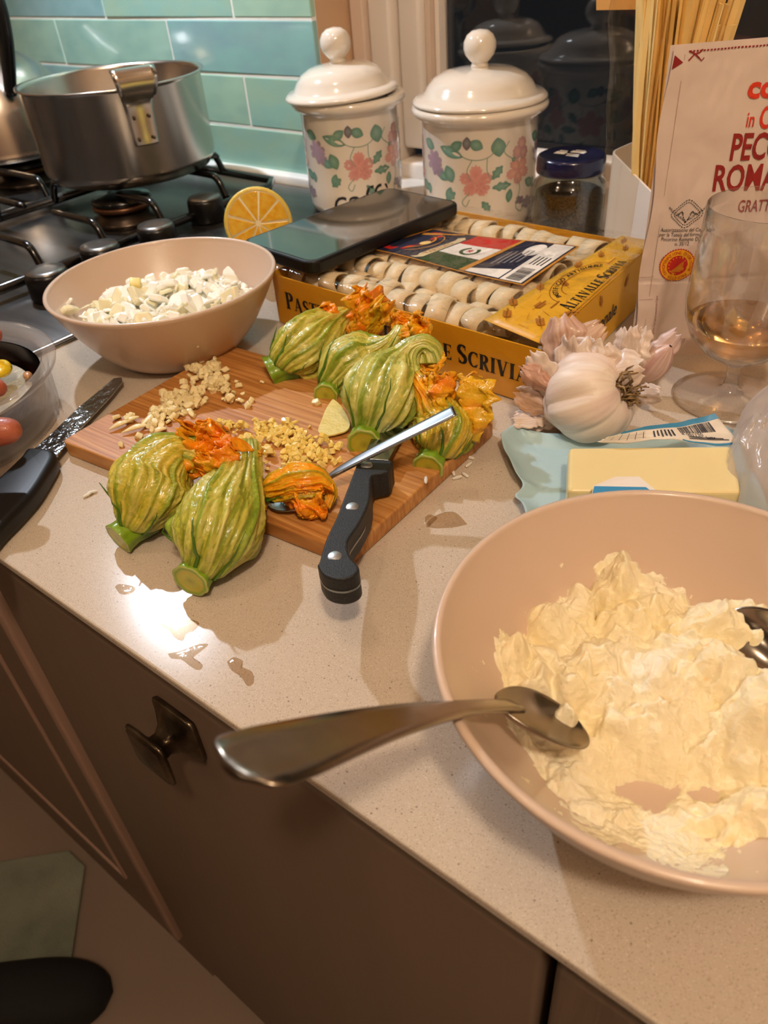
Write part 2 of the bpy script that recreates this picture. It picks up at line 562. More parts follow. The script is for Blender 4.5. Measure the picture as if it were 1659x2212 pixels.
# square knob: base plate, waisted neck, square face
def knob_mesh():
    lv = [(.0, .0165, .0025), (.0022, .0172, .003), (.0035, .0165, .003), (.0055, .0125, .002), (.009, .0078, .0015), (.013, .0058, .001),
          (.0165, .0060, .001), (.0185, .0085, .0012), (.0195, .0135, .002), (.0205, .0152, .003), (.0215, .0155, .003), (.0228, .0150, .003), (.0230, .0140, .002), (.0237, .0138, .002), (.0238, .0125, .002), (.0252, .0085, .001), (.0256, .0, .0)]
    v, f = [], []
    n = 32
    for d, r, _ in lv:
        for k in range(n):
            a = 2 * PI * k / n + PI / 4
            e = 14.0 if r > .0115 else 7.0
            c, s = math.cos(a), math.sin(a)
            q = (abs(c) ** e + abs(s) ** e) ** (-1 / e)
            v.append((r * c * q, -d, r * s * q))
    for i in range(len(lv) - 1):
        for k in range(n):
            l = (k + 1) % n
            f.append((i * n + k, (i + 1) * n + k, (i + 1) * n + l, i * n + l))
    f.append(tuple(range(n)))
    return v, f
v, f = knob_mesh()
mesh_obj('knob', v, f, M_bronze, fr, loc=(-.0125, -.0022, H - .0635), smooth=True)
cab2 = thing('base_cabinet', 'taupe grooved cabinet door at the right end of the worktop', 'cabinet', (.20, .12, -CZ))
box('carcass', M_cab, cab2, (.45, .50, .66), (0, .275, H - .34), .001)
box('rail', M_cab, cab2, (.45, .02, .0215), (0, .012, H - .0172), .0008)
d2 = box('door', mat('cabinet_grain', '6B5849', .5, var=.06, vscale=14, bump=.9, bscale=30, stretch=(5, 5, .25)), cab2, (.480, .020, .612), (-.0005, .008, H - .336), .003, seg=3)
box('plinth', M_cab2, cab2, (.45, .018, .13), (0, .055, .066))
cab3 = thing('base_cabinet', 'taupe panelled cabinet door below the hob', 'cabinet', (-.79, .12, -CZ))
box('carcass', M_cab, cab3, (.60, .48, .66), (.0, .29, H - .34), .001)
box('rail', M_cab, cab3, (.60, .02, .0215), (0, .012, H - .0172), .0008)
box('stile', M_cab2, cab3, (.014, .030, .62), (.300, .012, H - .34), .003, seg=3)
dd = box('door', M_cab, cab3, (.575, .016, .645), (-.003, .014, H - .352), .002)
box('moulding', M_cab2, dd, (.006, .006, .56), (.205, .006, H - .35), .002)
box('moulding', M_cab2, dd, (.42, .006, .006), (-.004, .006, H - .63), .002)
box('plinth', M_cab, cab3, (.60, .018, .13), (0, .025, .066))
# rug and dark shoe on the floor
pr = [(-1.25, .118), (-.800, .118), (-.765, .095), (-.700, .02), (-.72, -.20), (-1.25, -.28)]
rug = mesh_obj('rug', [], [], None)
bpy.data.objects.remove(rug)
fz = -CZ
def fl(u, v): p = at(u, v, fz + .004); return (p.x, p.y)
poly = [fl(-260, 1895), fl(0, 1862), fl(150, 1838), fl(184, 1872), fl(158, 2055), fl(120, 2300), fl(-260, 2400)]
rug = prism('rug', mat('rug_pile', '6F7262', .95, var=.25, vscale=14, bump=.8, bscale=300, sheen=.3), None, poly, fz + .0005, fz + .007, .002)
tag(rug, 'small grey-green rug lying on the floor before the cabinets', 'rug')
sp = at(232, 2128, fz + .03)
def shoe_fn(U, V):
    t = U
    L = .27
    x = -L / 2 + L * t
    w = .047 * np.sqrt(np.clip(1 - np.abs(2 * t - 1) ** 3.2, 0, 1)) * (1 + .12 * (t - .5))
    h = .075 * np.clip(1 - (t - .0) ** 2 * .55, .2, 1) * np.clip(1 - np.abs(2 * t - 1) ** 6, 0, 1) ** .5
    a = V * 2 * PI
    s, c = np.sin(a), np.cos(a)
    return np.stack([x + 0 * c, w * np.sign(c) * np.abs(c) ** .8, np.where(s > 0, h * np.abs(s) ** .8, -.0 * s)], -1)
v, f = grid_vf(40, 41, shoe_fn)
sh = mesh_obj('shoe', v, f, mat('black_felt', '0B0908', .85, bump=.3, bscale=300), None, loc=(sp.x - .095, sp.y - .095, fz + .008), rot=(0, 0, R(45)))
tag(sh, 'rounded toe of a black shoe standing on the rug edge', 'shoe')

# ------------------------------------------------------------------ hob
M_steel = mat('hob_steel', '6E6C69', .27, metal=.85, color2='545250', vscale=5, stretch=(1, 8, 1))
M_steel2 = mat('hob_edge_steel', 'A9A7A2', .3, metal=.9)
M_iron = mat('enamelled_iron', '0C0B0B', .22, coat=.4)
M_blk = mat('black_plastic', '0F0E0E', .3, bump=.1, bscale=200)
hob = thing('gas_hob', 'steel gas hob with black pan supports beside the tiled wall', 'hob', (-.62, .0, 0))
hx0, hx1, hy0, hy1 = -.72, .0, .235, .742
box('hob_plate', M_steel, hob, (hx1 - hx0, hy1 - hy0, .0045), ((hx0 + hx1) / 2, (hy0 + hy1) / 2, .0023), .0018, seg=3)
box('plate_edge', M_steel2, hob, (.006, hy1 - hy0, .0052), (hx1 - .003, (hy0 + hy1) / 2, .0027), .0015, seg=3)
def bar(par, pts, r=.0042, n=None, seg=8): return tube('bar', M_iron, par, pts, r, seg, n=n, cap=True) if False else tube('bar', M_iron, par, pts, r, seg, n=n)
ZB = .016
def grate(x0, x1, y0, y1, nm='pan_support'):
    fr_ = [(x0, y0 + .012, ZB), (x0 + .012, y0, ZB), (x1 - .012, y0, ZB), (x1, y0 + .012, ZB), (x1, y1 - .03, ZB), (x1 - .018, y1 - .006, ZB), (x0 + .012, y1, ZB), (x0, y1 - .012, ZB), (x0, y0 + .012, ZB)]
    g = tube(nm, M_iron, hob, [p for p in fr_], .0052, 8)
    return g
g1 = grate(-.365, -.136, .255, .725)
g2 = grate(-.70, -.372, .255, .725)
def finger(g, x, y, dx, L=.085, dy=0, zt=.040, dyl=0):
    s = 1 if dx > 0 else -1
    pts = [(x, y, ZB), (x + s * .004, y, ZB + .010), (x + s * .008, y, zt - .006), (x + s * .015, y, zt), (x + s * (.03), y + dyl * .2, zt + .001), (x + s * L, y + dyl, zt + .001)]
    return tube('finger', M_iron, g, pts, [.0045, .0042, .0042, .0042, .004, .0035], 8, n=16)
def fingery(g, x, y, sgn, L=.07, zt=.040):
    pts = [(x, y, ZB), (x, y + sgn * .004, ZB + .010), (x, y + sgn * .008, zt - .006), (x, y + sgn * .015, zt), (x, y + sgn * L, zt + .001)]
    return tube('finger', M_iron, g, pts, [.0045, .0042, .0042, .004, .0035], 8, n=14)
for yy in (.636, .530, .452, .374): finger(g1, -.140 if yy < .6 else -.150, yy, -1, .088 if yy < .5 else .075)
for yy in (.62, .53, .45, .37): finger(g1, -.362, yy, 1, .075)
for yy in (.62, .53, .45, .37): finger(g2, -.375, yy, -1, .10)
for yy in (.62, .53, .45, .37): finger(g2, -.697, yy, 1, .10)
fingery(g1, -.25, .722, -1, .09); fingery(g1, -.25, .258, 1, .05)
fingery(g2, -.53, .722, -1, .09); fingery(g2, -.53, .258, 1, .05)
M_brass = mat('burner_ring', '6B4A36', .35, metal=.8)
M_alu = mat('burner_base', '4A4038', .3, metal=.9)
for bx, by, br, lb in ((-.235, .545, .036, 1), (-.25, .335, .03, 0), (-.54, .60, .045, 0), (-.54, .37, .04, 0)):
    bn = lathe('burner', M_alu, hob, [(0, .0045), (br * 1.15, .0045), (br * 1.12, .010), (br * .86, .013), (br * .84, .021), (0, .021)], 40, loc=(bx, by, 0))
    lathe('burner_ring', M_brass, bn, [(br * .80, .0205), (br * .97, .021), (br * 1.0, .0245), (br * .96, .027), (0, .027)], 40)
    lathe('burner_cap', M_iron, bn, [(0, .0272), (br * .9, .0272), (br * .98, .029), (br * .96, .033), (br * .5, .035), (0, .035)], 40)
M_ktop = mat('turned_metal', '8A8782', .3, metal=.9)
for kx, ky in ((-.757, .598), (-.728, .503), (-.730, .432), (-.718, .362)):
    kb = lathe('control_knob', M_blk, hob, [(0, .0045), (.0190, .0045), (.0212, .008), (.0206, .028), (.0192, .0315), (0, .0320)], 40, loc=(kx + .622, ky - .008, 0))
    lathe('knob_cap', M_ktop, kb, [(.0188, .0316), (.0186, .0326), (.010, .0329), (0, .0330)], 40)

# ------------------------------------------------------------------ saucepan and kettle
M_ss = mat('brushed_steel', 'CFC6BC', .24, metal=1.0, var=.05, vscale=30, stretch=(1, 1, .15))
M_ssin = mat('steel_inside', 'A39A90', .32, metal=1.0)
pot = thing('saucepan', 'brushed steel saucepan with upright folded strap handle on the hob', 'saucepan', (-.899, .603, .0))
lathe('pan_body', M_ss, pot, [(0, .0440), (.088, .0440), (.097, .047), (.101, .053), (.1035, .056), (.1045, .060), (.105, .1445), (.1065, .1465), (.1095, .1478), (.1095, .1492), (.1055, .1492), (.1038, .147), (.1032, .145), (.1028, .062), (.096, .052), (0, .050)], 96)
# strap handle: riveted plate on the wall, then a sheet folded up and over the rim
ha = R(-22)
hd = Vector((math.cos(ha), math.sin(ha), 0))
ht = Vector((-math.sin(ha), math.cos(ha), 0))
def strap(U, V):
    # (distance out from axis, z, half width) along the strap
    ctl = np.array([(.1058, .090, .014), (.1062, .098, .0148), (.1066, .118, .0155), (.109, .134, .017), (.116, .142, .020), (.121, .150, .022), (.1225, .159, .0235), (.119, .166, .024), (.113, .1685, .024), (.107, .167, .023)])
    c = smooth_path(ctl, U.shape[0])
    out = np.zeros(U.shape + (3,))
    for i in range(U.shape[0]):
        d, z, w = c[i]
        for j in range(U.shape[1]):
            s = V[i, j] * 2 - 1
            dd_ = d - .0022 * s * s * (1 if i < U.shape[0] * .4 else -.6)
            p = hd * dd_ + ht * (w * s)
            out[i, j] = (p.x, p.y, z)
    return out
v, f = grid_vf(40, 9, strap)
hdl = mesh_obj('handle', v, f, M_ss, pot, mod=[('SOLIDIFY', dict(thickness=.0022, offset=1))])
for z in (.097, .119):
    for s in (-1, 1):
        p = hd * .1078 + ht * (.0085 * s)
        lathe('rivet', mat('rivet_dark', '5B4A38', .4, metal=.9), hdl, [(0, .0016), (.0012, .0013), (.0019, 0), (0, -.0005)], 14, loc=(p.x, p.y, z), rot=(0, PI / 2, ha))
ke = thing('kettle', 'steel stovetop kettle with black handle behind the saucepan', 'kettle', (-1.19, .60, .0008))
lathe('kettle_body', M_ss, ke, [(0, .043), (.100, .043), (.106, .046), (.104, .052), (.1035, .056), (.102, .075), (.098, .10), (.090, .125), (.074, .148), (.052, .162), (.032, .168), (.0, .170)], 96)
lathe('kettle_lid', M_ssin, ke, [(0, .182), (.008, .180), (.011, .175), (.030, .172), (.034, .167), (0, .166)], 48)
tube('handle', M_blk, ke, [(.095, -.022, .125), (.110, -.020, .160), (.125, -.020, .195), (.130, -.02, .232), (.090, -.012, .262), (.0, .0, .268), (-.06, .020, .250), (-.072, .026, .21), (-.062, .022, .150)], [.007, .008, .009, .009, .009, .009, .009, .009, .008], 12, n=60, flat=1.3)
tube('spout', M_ss, ke, [(-.07, .05, .10), (-.10, .072, .135), (-.118, .085, .165)], [.022, .016, .012], 16, n=14)

# ------------------------------------------------------------------ cutting board
M_wood = None
def woodmat():
    m = mat('striped_beech', 'B07A48', .42, spec=.45)
    nt = m.node_tree
    b = nt.nodes['Principled BSDF']
    tc = nt.nodes.new('ShaderNodeTexCoord')
    mp = nt.nodes.new('ShaderNodeMapping')
    mp.inputs['Scale'].default_value = (6, 230, 60)
    nt.links.new(tc.outputs['Object'], mp.inputs[0])
    n = nt.nodes.new('ShaderNodeTexNoise'); n.inputs['Scale'].default_value = 1.6; n.inputs['Detail'].default_value = 5
    nt.links.new(mp.outputs[0], n.inputs['Vector'])
    mp2 = nt.nodes.new('ShaderNodeMapping'); mp2.inputs['Scale'].default_value = (1.5, 24, 10)
    nt.links.new(tc.outputs['Object'], mp2.inputs[0])
    n2 = nt.nodes.new('ShaderNodeTexNoise'); n2.inputs['Scale'].default_value = 1.5; n2.inputs['Detail'].default_value = 3
    nt.links.new(mp2.outputs[0], n2.inputs['Vector'])
    cr = nt.nodes.new('ShaderNodeValToRGB')
    e = cr.color_ramp.elements
    e[0].position = .28; e[0].color = (*hx('74451C'), 1)
    e[1].position = .66; e[1].color = (*hx('D29C5C'), 1)
    x = e.new(.46); x.color = (*hx('B2763A'), 1)
    ad = nt.nodes.new('ShaderNodeMath'); ad.operation = 'ADD'
    hf = nt.nodes.new('ShaderNodeMath'); hf.operation = 'MULTIPLY'; hf.inputs[1].default_value = .62
    h2 = nt.nodes.new('ShaderNodeMath'); h2.operation = 'MULTIPLY'; h2.inputs[1].default_value = .38
    nt.links.new(n.outputs['Fac'], hf.inputs[0]); nt.links.new(n2.outputs['Fac'], h2.inputs[0])
    nt.links.new(hf.outputs[0], ad.inputs[0]); nt.links.new(h2.outputs[0], ad.inputs[1])
    nt.links.new(ad.outputs[0], cr.inputs[0]); nt.links.new(cr.outputs[0], b.inputs['Base Color'])
    bp = nt.nodes.new('ShaderNodeBump'); bp.inputs['Strength'].default_value = .35; bp.inputs['Distance'].default_value = .001
    nt.links.new(n.outputs['Fac'], bp.inputs['Height']); nt.links.new(bp.outputs[0], b.inputs['Normal'])
    return m
M_wood = woodmat()
BT = .0115
bc = [at(132, 952, BT), at(492, 744, BT), at(1070, 908, BT), at(752, 1194, BT)]
c0 = Vector((-.345, .288, 0))
bd = thing('cutting_board', 'striped wooden cutting board under the squash blossoms and chopped garlic', 'cutting board', tuple(c0))
bd.rotation_euler = (0, 0, R(2.2))
inv = Matrix.Rotation(R(-2.2), 3, 'Z')
bl = [inv @ (p - c0) for p in bc]
def roundpoly(pts, r, n=4):
    out = []
    k = len(pts)
    for i in range(k):
        p, a, b = np.array(pts[i][:2], float), np.array(pts[i - 1][:2], float), np.array(pts[(i + 1) % k][:2], float)
        da, db = (a - p) / np.linalg.norm(a - p), (b - p) / np.linalg.norm(b - p)
        A, B = p + da * r, p + db * r
        for t in np.linspace(0, 1, n + 1): out.append(tuple((1 - t) ** 2 * A + 2 * t * (1 - t) * p + t * t * B))
    return out
prism('plank', M_wood, bd, roundpoly([tuple(p) for p in bl], .005)[::-1], .0004, BT, .0012, seg=2)

# ------------------------------------------------------------------ courgette flowers
M_fl = mat('blossom_skin', '8A9A30', .30, coat=.35, sss=.12, sssr=.004, vcol=True, var=.10, vscale=160, bump=.5, bscale=260)
M_pet = mat('petal_tissue', 'E08A10', .32, coat=.25, sss=.15, sssr=.003, vcol=True, var=.14, vscale=120, bump=.6, bscale=300, )
M_stem = mat('stem_green', '5E8A28', .35, coat=.3, vcol=True, var=.1, vscale=120, bump=.3, bscale=200)
GR, YG, PALE, DK, YE, OR, ORD = [np.array(hx(h)) for h in ('77981F', 'B5B236', 'D2D07A', '4A701A', 'E2B01C', 'FA9408', 'E26A06')]
def mixc(a, b, t): return a + (b - a) * np.clip(t, 0, 1)[..., None]
def make_flower(label, ctl, stem_dir, stem_len, stem_r, seed, tipmix=.75, petals=(), rib=.10, twist=.6, curls=(), openy=0, sepals=5, ymix=.0, tone=0.):
    """ctl: rows (point, radius) along the closed bud from the stem end to the twisted tip"""
    base = Vector(ctl[0][0])
    t_ = thing('courgette_flower', label, 'courgette flower', tuple(base), group=None)
    rows = np.array([[*(Vector(p) - base), r] for p, r in ctl])
    NT, NA = 110, 150
    s = smooth_path(rows, NT)
    path, rad = s[:, :3], np.maximum(s[:, 3], .0015)
    T, N, B = frames(path)
    V, A = np.meshgrid(np.linspace(0, 1, NT), np.linspace(0, 2 * PI, NA, endpoint=False), indexing='ij')
    tw = A + twist * V ** 2 * 2 + .25 * fbm(V * 2 + seed, np.cos(A) * .8, np.sin(A) * .8, 2)
    ph = seed * 1.7
    # five raised main veins, finer folds between them
    k5 = np.abs(((tw + ph) / (2 * PI) * 5) % 1 - .5) * 2          # 1 at the ridge
    ridge = np.exp(-((1 - k5) / .16) ** 2)
    k15 = np.abs(((tw + ph) / (2 * PI) * 15 + .3 * pn(V * 3, A)) % 1 - .5) * 2
    ridge2 = np.exp(-((1 - k15) / .28) ** 2)
    ca, sa = np.cos(tw), np.sin(tw)
    fold = fbm(ca * 3.6 + seed, sa * 3.6, V * 1.6, 4, .55)
    fold2 = fbm(ca * 8.5 + seed, sa * 8.5, V * 3.5 + 3, 3, .6)
    crease = -np.abs(pn(ca * 2.6 + seed * 3, sa * 2.6, V * 1.3)) * 1.4
    amp = np.clip(V * 6, .15, 1)
    rr = rad[:, None] * (1 + amp * (rib * .85 * ridge + rib * .42 * ridge2 + rib * .75 * fold + rib * .62 * fold2 + rib * .8 * crease * (.3 + V)))
    pos = path[:, None, :] + (N[:, None, :] * np.cos(A)[..., None] + B[:, None, :] * np.sin(A)[..., None]) * rr[..., None]
    # rest on what is below
    vein = np.clip(ridge * (.62 + .3 * fold) + .20 * ridge2 + .30 * (np.abs(fold2) < .08) + .25 * (np.abs(fbm(ca * 5 + seed, sa * 5, V * 9, 3)) < .06), 0, .85)
    body = mixc(mixc(YG, PALE, .5 + .9 * fold2 - .2 + tone), YE, ymix + .8 * np.clip(fold + V * .9 - .55, 0, 1) * (ymix + .45))
    colr = mixc(body, GR, vein)
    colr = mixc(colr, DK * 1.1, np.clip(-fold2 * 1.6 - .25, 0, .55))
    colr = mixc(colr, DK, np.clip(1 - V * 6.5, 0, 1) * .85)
    tm_ = np.clip((V - tipmix) / .22, 0, 1)
    colr = mixc(colr, mixc(np.broadcast_to(OR, colr.shape), YE, .5 + fold2), tm_ * (1 - ridge * .8))
    f = [(i * NA + k, i * NA + (k + 1) % NA, (i + 1) * NA + (k + 1) % NA, (i + 1) * NA + k) for i in range(NT - 1) for k in range(NA)]
    f.append(tuple(range(NA))[::-1])
    f.append(tuple(range((NT - 1) * NA, NT * NA)))
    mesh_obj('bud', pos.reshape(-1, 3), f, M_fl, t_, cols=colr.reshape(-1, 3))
    # stem stub with wavy rim and paler cut face
    sd = Vector(stem_dir).normalized()
    up = Vector((0, 0, 1)) if abs(sd.z) < .9 else Vector((1, 0, 0))
    a1 = sd.cross(up).normalized(); a2 = sd.cross(a1)
    v, cc = [], []
    ns = 48
    prof = [(-.6, 1.10), (.0, .96), (.35, .86), (.75, .90), (.96, .98), (1.0, .95), (.985, .82), (.97, .68), (.965, .35), (.965, .0)]
    for q, (d, r) in enumerate(prof):
        for k in range(ns):
            a = 2 * PI * k / ns
            w = 1 + (.10 * abs(math.cos(4 * a + seed)) - .03) * (1 if q < 6 else .3) * (1 if d < .99 else .8)
            p = sd * (stem_len * d) + (a1 * math.cos(a) + a2 * math.sin(a)) * stem_r * r * w
            v.append(tuple(p))
            cc.append([DK * .9, DK, GR, GR, GR, PALE * .8, GR * 1.15, mixc(YG, YE, np.array(.2)) * .95, YG * 1.0, YG * .7][q])
    f = [(q * ns + k, q * ns + (k + 1) % ns, (q + 1) * ns + (k + 1) % ns, (q + 1) * ns + k) for q in range(len(prof) - 1) for k in range(ns)]
    mesh_obj('stem', v, f, M_stem, t_, cols=np.array(cc))
    # sepals: thin dark green points curling off the base
    rs = random.Random(seed)
    for k in range(sepals):
        a = 2 * PI * (k + rs.random() * .5) / sepals
        pts, rr_ = [], []
        L = .014 + .010 * rs.random()
        for q in range(9):
            u = q / 8
            i = min(int(u * .36 * NT * (L / .030)) + 3, NT - 1)
            k2 = int((a + .35 * u * u * (1 if k % 2 else -1)) / (2 * PI) * NA) % NA
            p = pos[i, k2] - path[i]
            off = 1.0 + .02 + (.45 * max(0, u - .55) ** 1.2)
            pts.append(path[i] + p * off)
            rr_.append(.0013 * (1 - u) ** .8 + .00025)
        tube('sepal', M_stem, t_, pts, rr_, 6, flat=.5, cols=np.tile(DK, (9 * 6, 1)))
    # petal ends: crumpled sheets
    for q_ in petals:
        add_petal(t_, base, *q_)
    return t_
def add_petal(t_, base, p0, d, nrm, L, W, sd_, c_=.6, cup=.35, name='petal'):
    p0 = Vector(p0) - base
    d = Vector(d).normalized()
    nrm = Vector(nrm)
    side = d.cross(nrm).normalized()
    nrm = side.cross(d).normalized()
    def fn(U, V):
        w = W * (np.sin(np.clip(U * .92 + .08, 0, 1) * PI * .86) ** .7) * (1 + .18 * pn(U * 5 + sd_, V * 0))
        s = (V * 2 - 1)
        s = s * (1 + .15 * pn(U * 4, V * 5, sd_))
        n1 = fbm(U * 2.2 + sd_, V * 2.6, sd_ * .7, 4, .5)
        n2 = fbm(U * 4.0 - sd_, V * 4, sd_ + 4, 3, .5)
        n3 = fbm(U * 3, V * 4 + sd_, 9, 3)
        lift = W * (-cup * s ** 2 * .9 + .42 * n1 * (.3 + U) + .05 * np.sin(s * 16 + 4 * n2) * (1 - U * .5))
        x = L * (U * (1 - .14 * U) + .06 * n3)
        y = w * s * .5 * (1 + .25 * n2)
        z = lift + L * .10 * n2 * U
        return (np.array(p0)[None, None, :] + np.array(d) * x[..., None] + np.array(side) * y[..., None] + np.array(nrm) * z[..., None])
    nu, nv = 46, 46
    v, f = grid_vf(nu, nv, fn)
    U, V = np.meshgrid(np.linspace(0, 1, nu), np.linspace(0, 1, nv), indexing='ij')
    s = V * 2 - 1
    mid = np.exp(-(s / .10) ** 2) * (1 - U * .7)
    nn = fbm(U * 3 + sd_, V * 4, 2, 3)
    col = mixc(mixc(np.broadcast_to(YE, U.shape + (3,)), OR, c_ + nn * .8), ORD, np.clip(nn * 1.2 - .2 + (c_ - .6), 0, .6))
    col = mixc(col, GR, mid * .55 * (1.25 - c_))
    col = mixc(col, YG, np.clip(.55 - U * 1.6, 0, 1) * (1.1 - c_))
    return mesh_obj(name, v, f, M_pet, t_, cols=col.reshape(-1, 3), mod=[('SOLIDIFY', dict(thickness=.0007, offset=0))])
V3 = lambda *a: Vector(a)
def row(u, v, z, r): return (tuple(at(u, v, z)), r)

# front pair on the worktop edge of the board
make_flower('yellow-green courgette flower leaning left with fiery orange crumpled petals at the board edge', [row(292, 1135, .011, .009), row(300, 1115, .016, .0150), row(318, 1080, .022, .0235), row(345, 1035, .028, .0240), row(375, 1000, .034, .0185), row(412, 985, .036, .0125), row(440, 1000, .034, .0095)],
            at(255, 1162, .010) - at(295, 1130, .012), .0130, .0098, 3, tipmix=.92, twist=.35, ymix=.30,
            petals=[(at(345, 985, .036), (.5, .3, .45), (-.3, -.6, .7), .032, .032, 31, .75), (at(400, 975, .036), (.5, .5, .3), (-.2, -.7, .6), .030, .032, 33, .8), (at(420, 1000, .040), (.75, .2, .25), (-.2, -.8, .6), .034, .030, 37, .95),
                    (at(425, 985, .040), (.25, .25, .9), (-.2, -1, .1), .026, .013, 41, .9), (at(440, 1010, .036), (.9, -.2, -.05), (0, -.7, .7), .026, .024, 43, 1.0), (at(380, 985, .037), (.9, .2, .2), (0, -.6, .8), .030, .022, 47, .6)])
make_flower('plump green courgette flower standing on its stem end at the counter edge', [row(436, 1222, .012, .010), row(445, 1205, .016, .0155), row(462, 1160, .023, .0232), row(484, 1105, .027, .0230), row(505, 1055, .031, .0170), row(521, 1015, .034, .0118), row(530, 985, .035, .0098), row(540, 968, .032, .0070)],
            at(412, 1252, .006) - at(440, 1215, .014) + (Vector((0, 0, HC)) - at(420, 1235, .01)).normalized() * .012, .0125, .0105, 5, tipmix=1.2, twist=.5, ymix=.12, tone=.1,
            petals=[(at(512, 985, .036), (.5, .2, .1), (-.3, -.6, .7), .018, .014, 53, .25), (at(545, 1010, .030), (.2, -.5, -.3), (.4, -.7, .5), .026, .016, 59, .3)])
# the small orange one lying in the dessert spoon
make_flower('small wilted orange courgette flower lying in the spoon on the board', [row(572, 1066, .022, .0050), row(590, 1056, .025, .0075), row(625, 1046, .028, .0098), row(660, 1042, .030, .0105), row(690, 1046, .028, .0078), row(710, 1066, .023, .0048), row(702, 1096, .018, .0032)],
            (-1, -.6, -.2), .007, .0055, 8, tipmix=.0, twist=.3, rib=.2, sepals=2, ymix=.8,
            petals=[(at(590, 1040, .026), (1, .1, .2), (0, -.6, .8), .032, .026, 61, .75), (at(620, 1050, .029), (1, .15, .1), (0, -.5, .9), .030, .024, 67, .85),
                    (at(700, 1050, .026), (.25, -.9, -.5), (.8, -.2, .3), .024, .016, 71, .7), (at(575, 1066, .020), (-.3, -.9, -.3), (0, -.3, 1), .013, .012, 73, .3)])
# the four at the back of the board
make_flower('long green courgette flower at the far left with an upright orange petal crown', [row(612, 790, .019, .0095), row(620, 780, .022, .0165), row(646, 762, .025, .0222), row(680, 740, .027, .0225), row(712, 716, .030, .0180), row(735, 698, .033, .0125), row(755, 685, .035, .0085)],
            at(580, 795, .018) - at(612, 780, .021), .012, .0125, 12, tipmix=.86, twist=.3, ymix=.15,
            petals=[(at(762, 738, .026), (.02, .1, 1.0), (-.3, -1, .1), .044, .024, 81, .45, .7), (at(785, 738, .026), (.08, .1, 1.0), (.3, -1, .2), .046, .024, 83, .85, .7), (at(772, 745, .024), (.05, .1, 1.0), (0, -1, .2), .040, .022, 85, .95, .6),
                    (at(740, 720, .030), (-.55, -.2, .5), (.0, -1, .4), .030, .022, 89, 1.0), (at(730, 735, .026), (-.6, -.5, -.3), (.0, -.8, .6), .022, .018, 91, .95),
                    (at(770, 745, .026), (.8, -.1, -.2), (0, -.8, .6), .032, .024, 97, 1.0), (at(790, 730, .030), (.4, .1, .8), (.2, -1, .1), .040, .018, 99, .2)])
make_flower('short courgette flower with its round cut stem end facing forward, between its neighbours', [row(718, 828, .014, .0088), row(724, 818, .018, .0140), row(746, 797, .023, .0192), row(785, 780, .026, .0195), row(815, 768, .030, .0150), row(842, 748, .038, .0085), row(858, 728, .044, .0060), row(866, 712, .047, .0055)],
            at(700, 842, .010) - at(724, 818, .016) + (Vector((0, 0, HC)) - at(720, 825, .012)).normalized() * .026 - Vector((0, 0, .006)), .0185, .0088, 15, tipmix=.97, twist=.4, ymix=.08, tone=.15,
            petals=[(at(858, 725, .046), (.6, .3, .35), (-.2, -1, .3), .026, .026, 101, .55), (at(872, 715, .046), (.7, .2, -.2), (-.1, -1, .3), .022, .024, 103, .45), (at(850, 712, .044), (.1, .4, .6), (0, -1, .3), .016, .018, 107, .75)])
make_flower('wrinkled pale green courgette flower in the middle, neck arched over, cut stem facing forward', [row(800, 922, .017, .0108), row(805, 910, .021, .0170), row(818, 880, .028, .0248), row(836, 844, .034, .0258), row(856, 806, .040, .0205), row(876, 774, .047, .0125), row(893, 752, .053, .0080), row(915, 744, .055, .0066), row(930, 760, .050, .0078), row(930, 788, .043, .0090)],
            at(780, 955, .010) - at(806, 905, .018) + (Vector((0, 0, HC)) - at(800, 920, .012)).normalized() * .028 - Vector((0, 0, .007)), .0215, .0112, 21, tipmix=1.2, twist=.55, rib=.12, ymix=.0, tone=.35,
            petals=[(at(898, 760, .052), (.6, -.1, -.7), (-.1, -1, .3), .024, .024, 111, .3), (at(905, 785, .046), (.3, -.2, -1), (.2, -1, .1), .028, .018, 113, .75)])
make_flower('open yellow courgette flower at the right end of the board, green stem pointing forward', [row(941, 975, .013, .0100), row(946, 962, .016, .0160), row(955, 925, .022, .0200), row(950, 895, .028, .0165), row(935, 862, .036, .0125), row(918, 835, .042, .009), row(908, 815, .044, .006)],
            at(925, 1000, .006) - at(944, 960, .013) + (Vector((0, 0, HC)) - at(930, 985, .01)).normalized() * .010, .0175, .0098, 27, tipmix=.55, twist=.3, ymix=.65, tone=.1,
            petals=[(at(915, 925, .022), (-.05, .3, 1.0), (-.5, -1, .2), .042, .026, 121, .35), (at(994, 948, .016), (-.05, .35, .9), (-.7, -.7, .2), .046, .022, 123, .1, .6),
                    (at(965, 860, .036), (.6, .2, -.25), (0, -.7, .8), .034, .022, 127, .3), (at(1000, 838, .034), (.35, -.1, -1.), (0, -1, .3), .036, .024, 131, 1.0, .2), (at(985, 850, .034), (.8, .1, .1), (0, -.7, .7), .020, .022, 139, .3, .3),
                    (at(905, 850, .040), (.2, -.3, -.9), (-.3, -1, .2), .038, .020, 133, .7), (at(948, 900, .030), (-.1, .2, 1), (.2, -1, .2), .032, .018, 137, .6)])

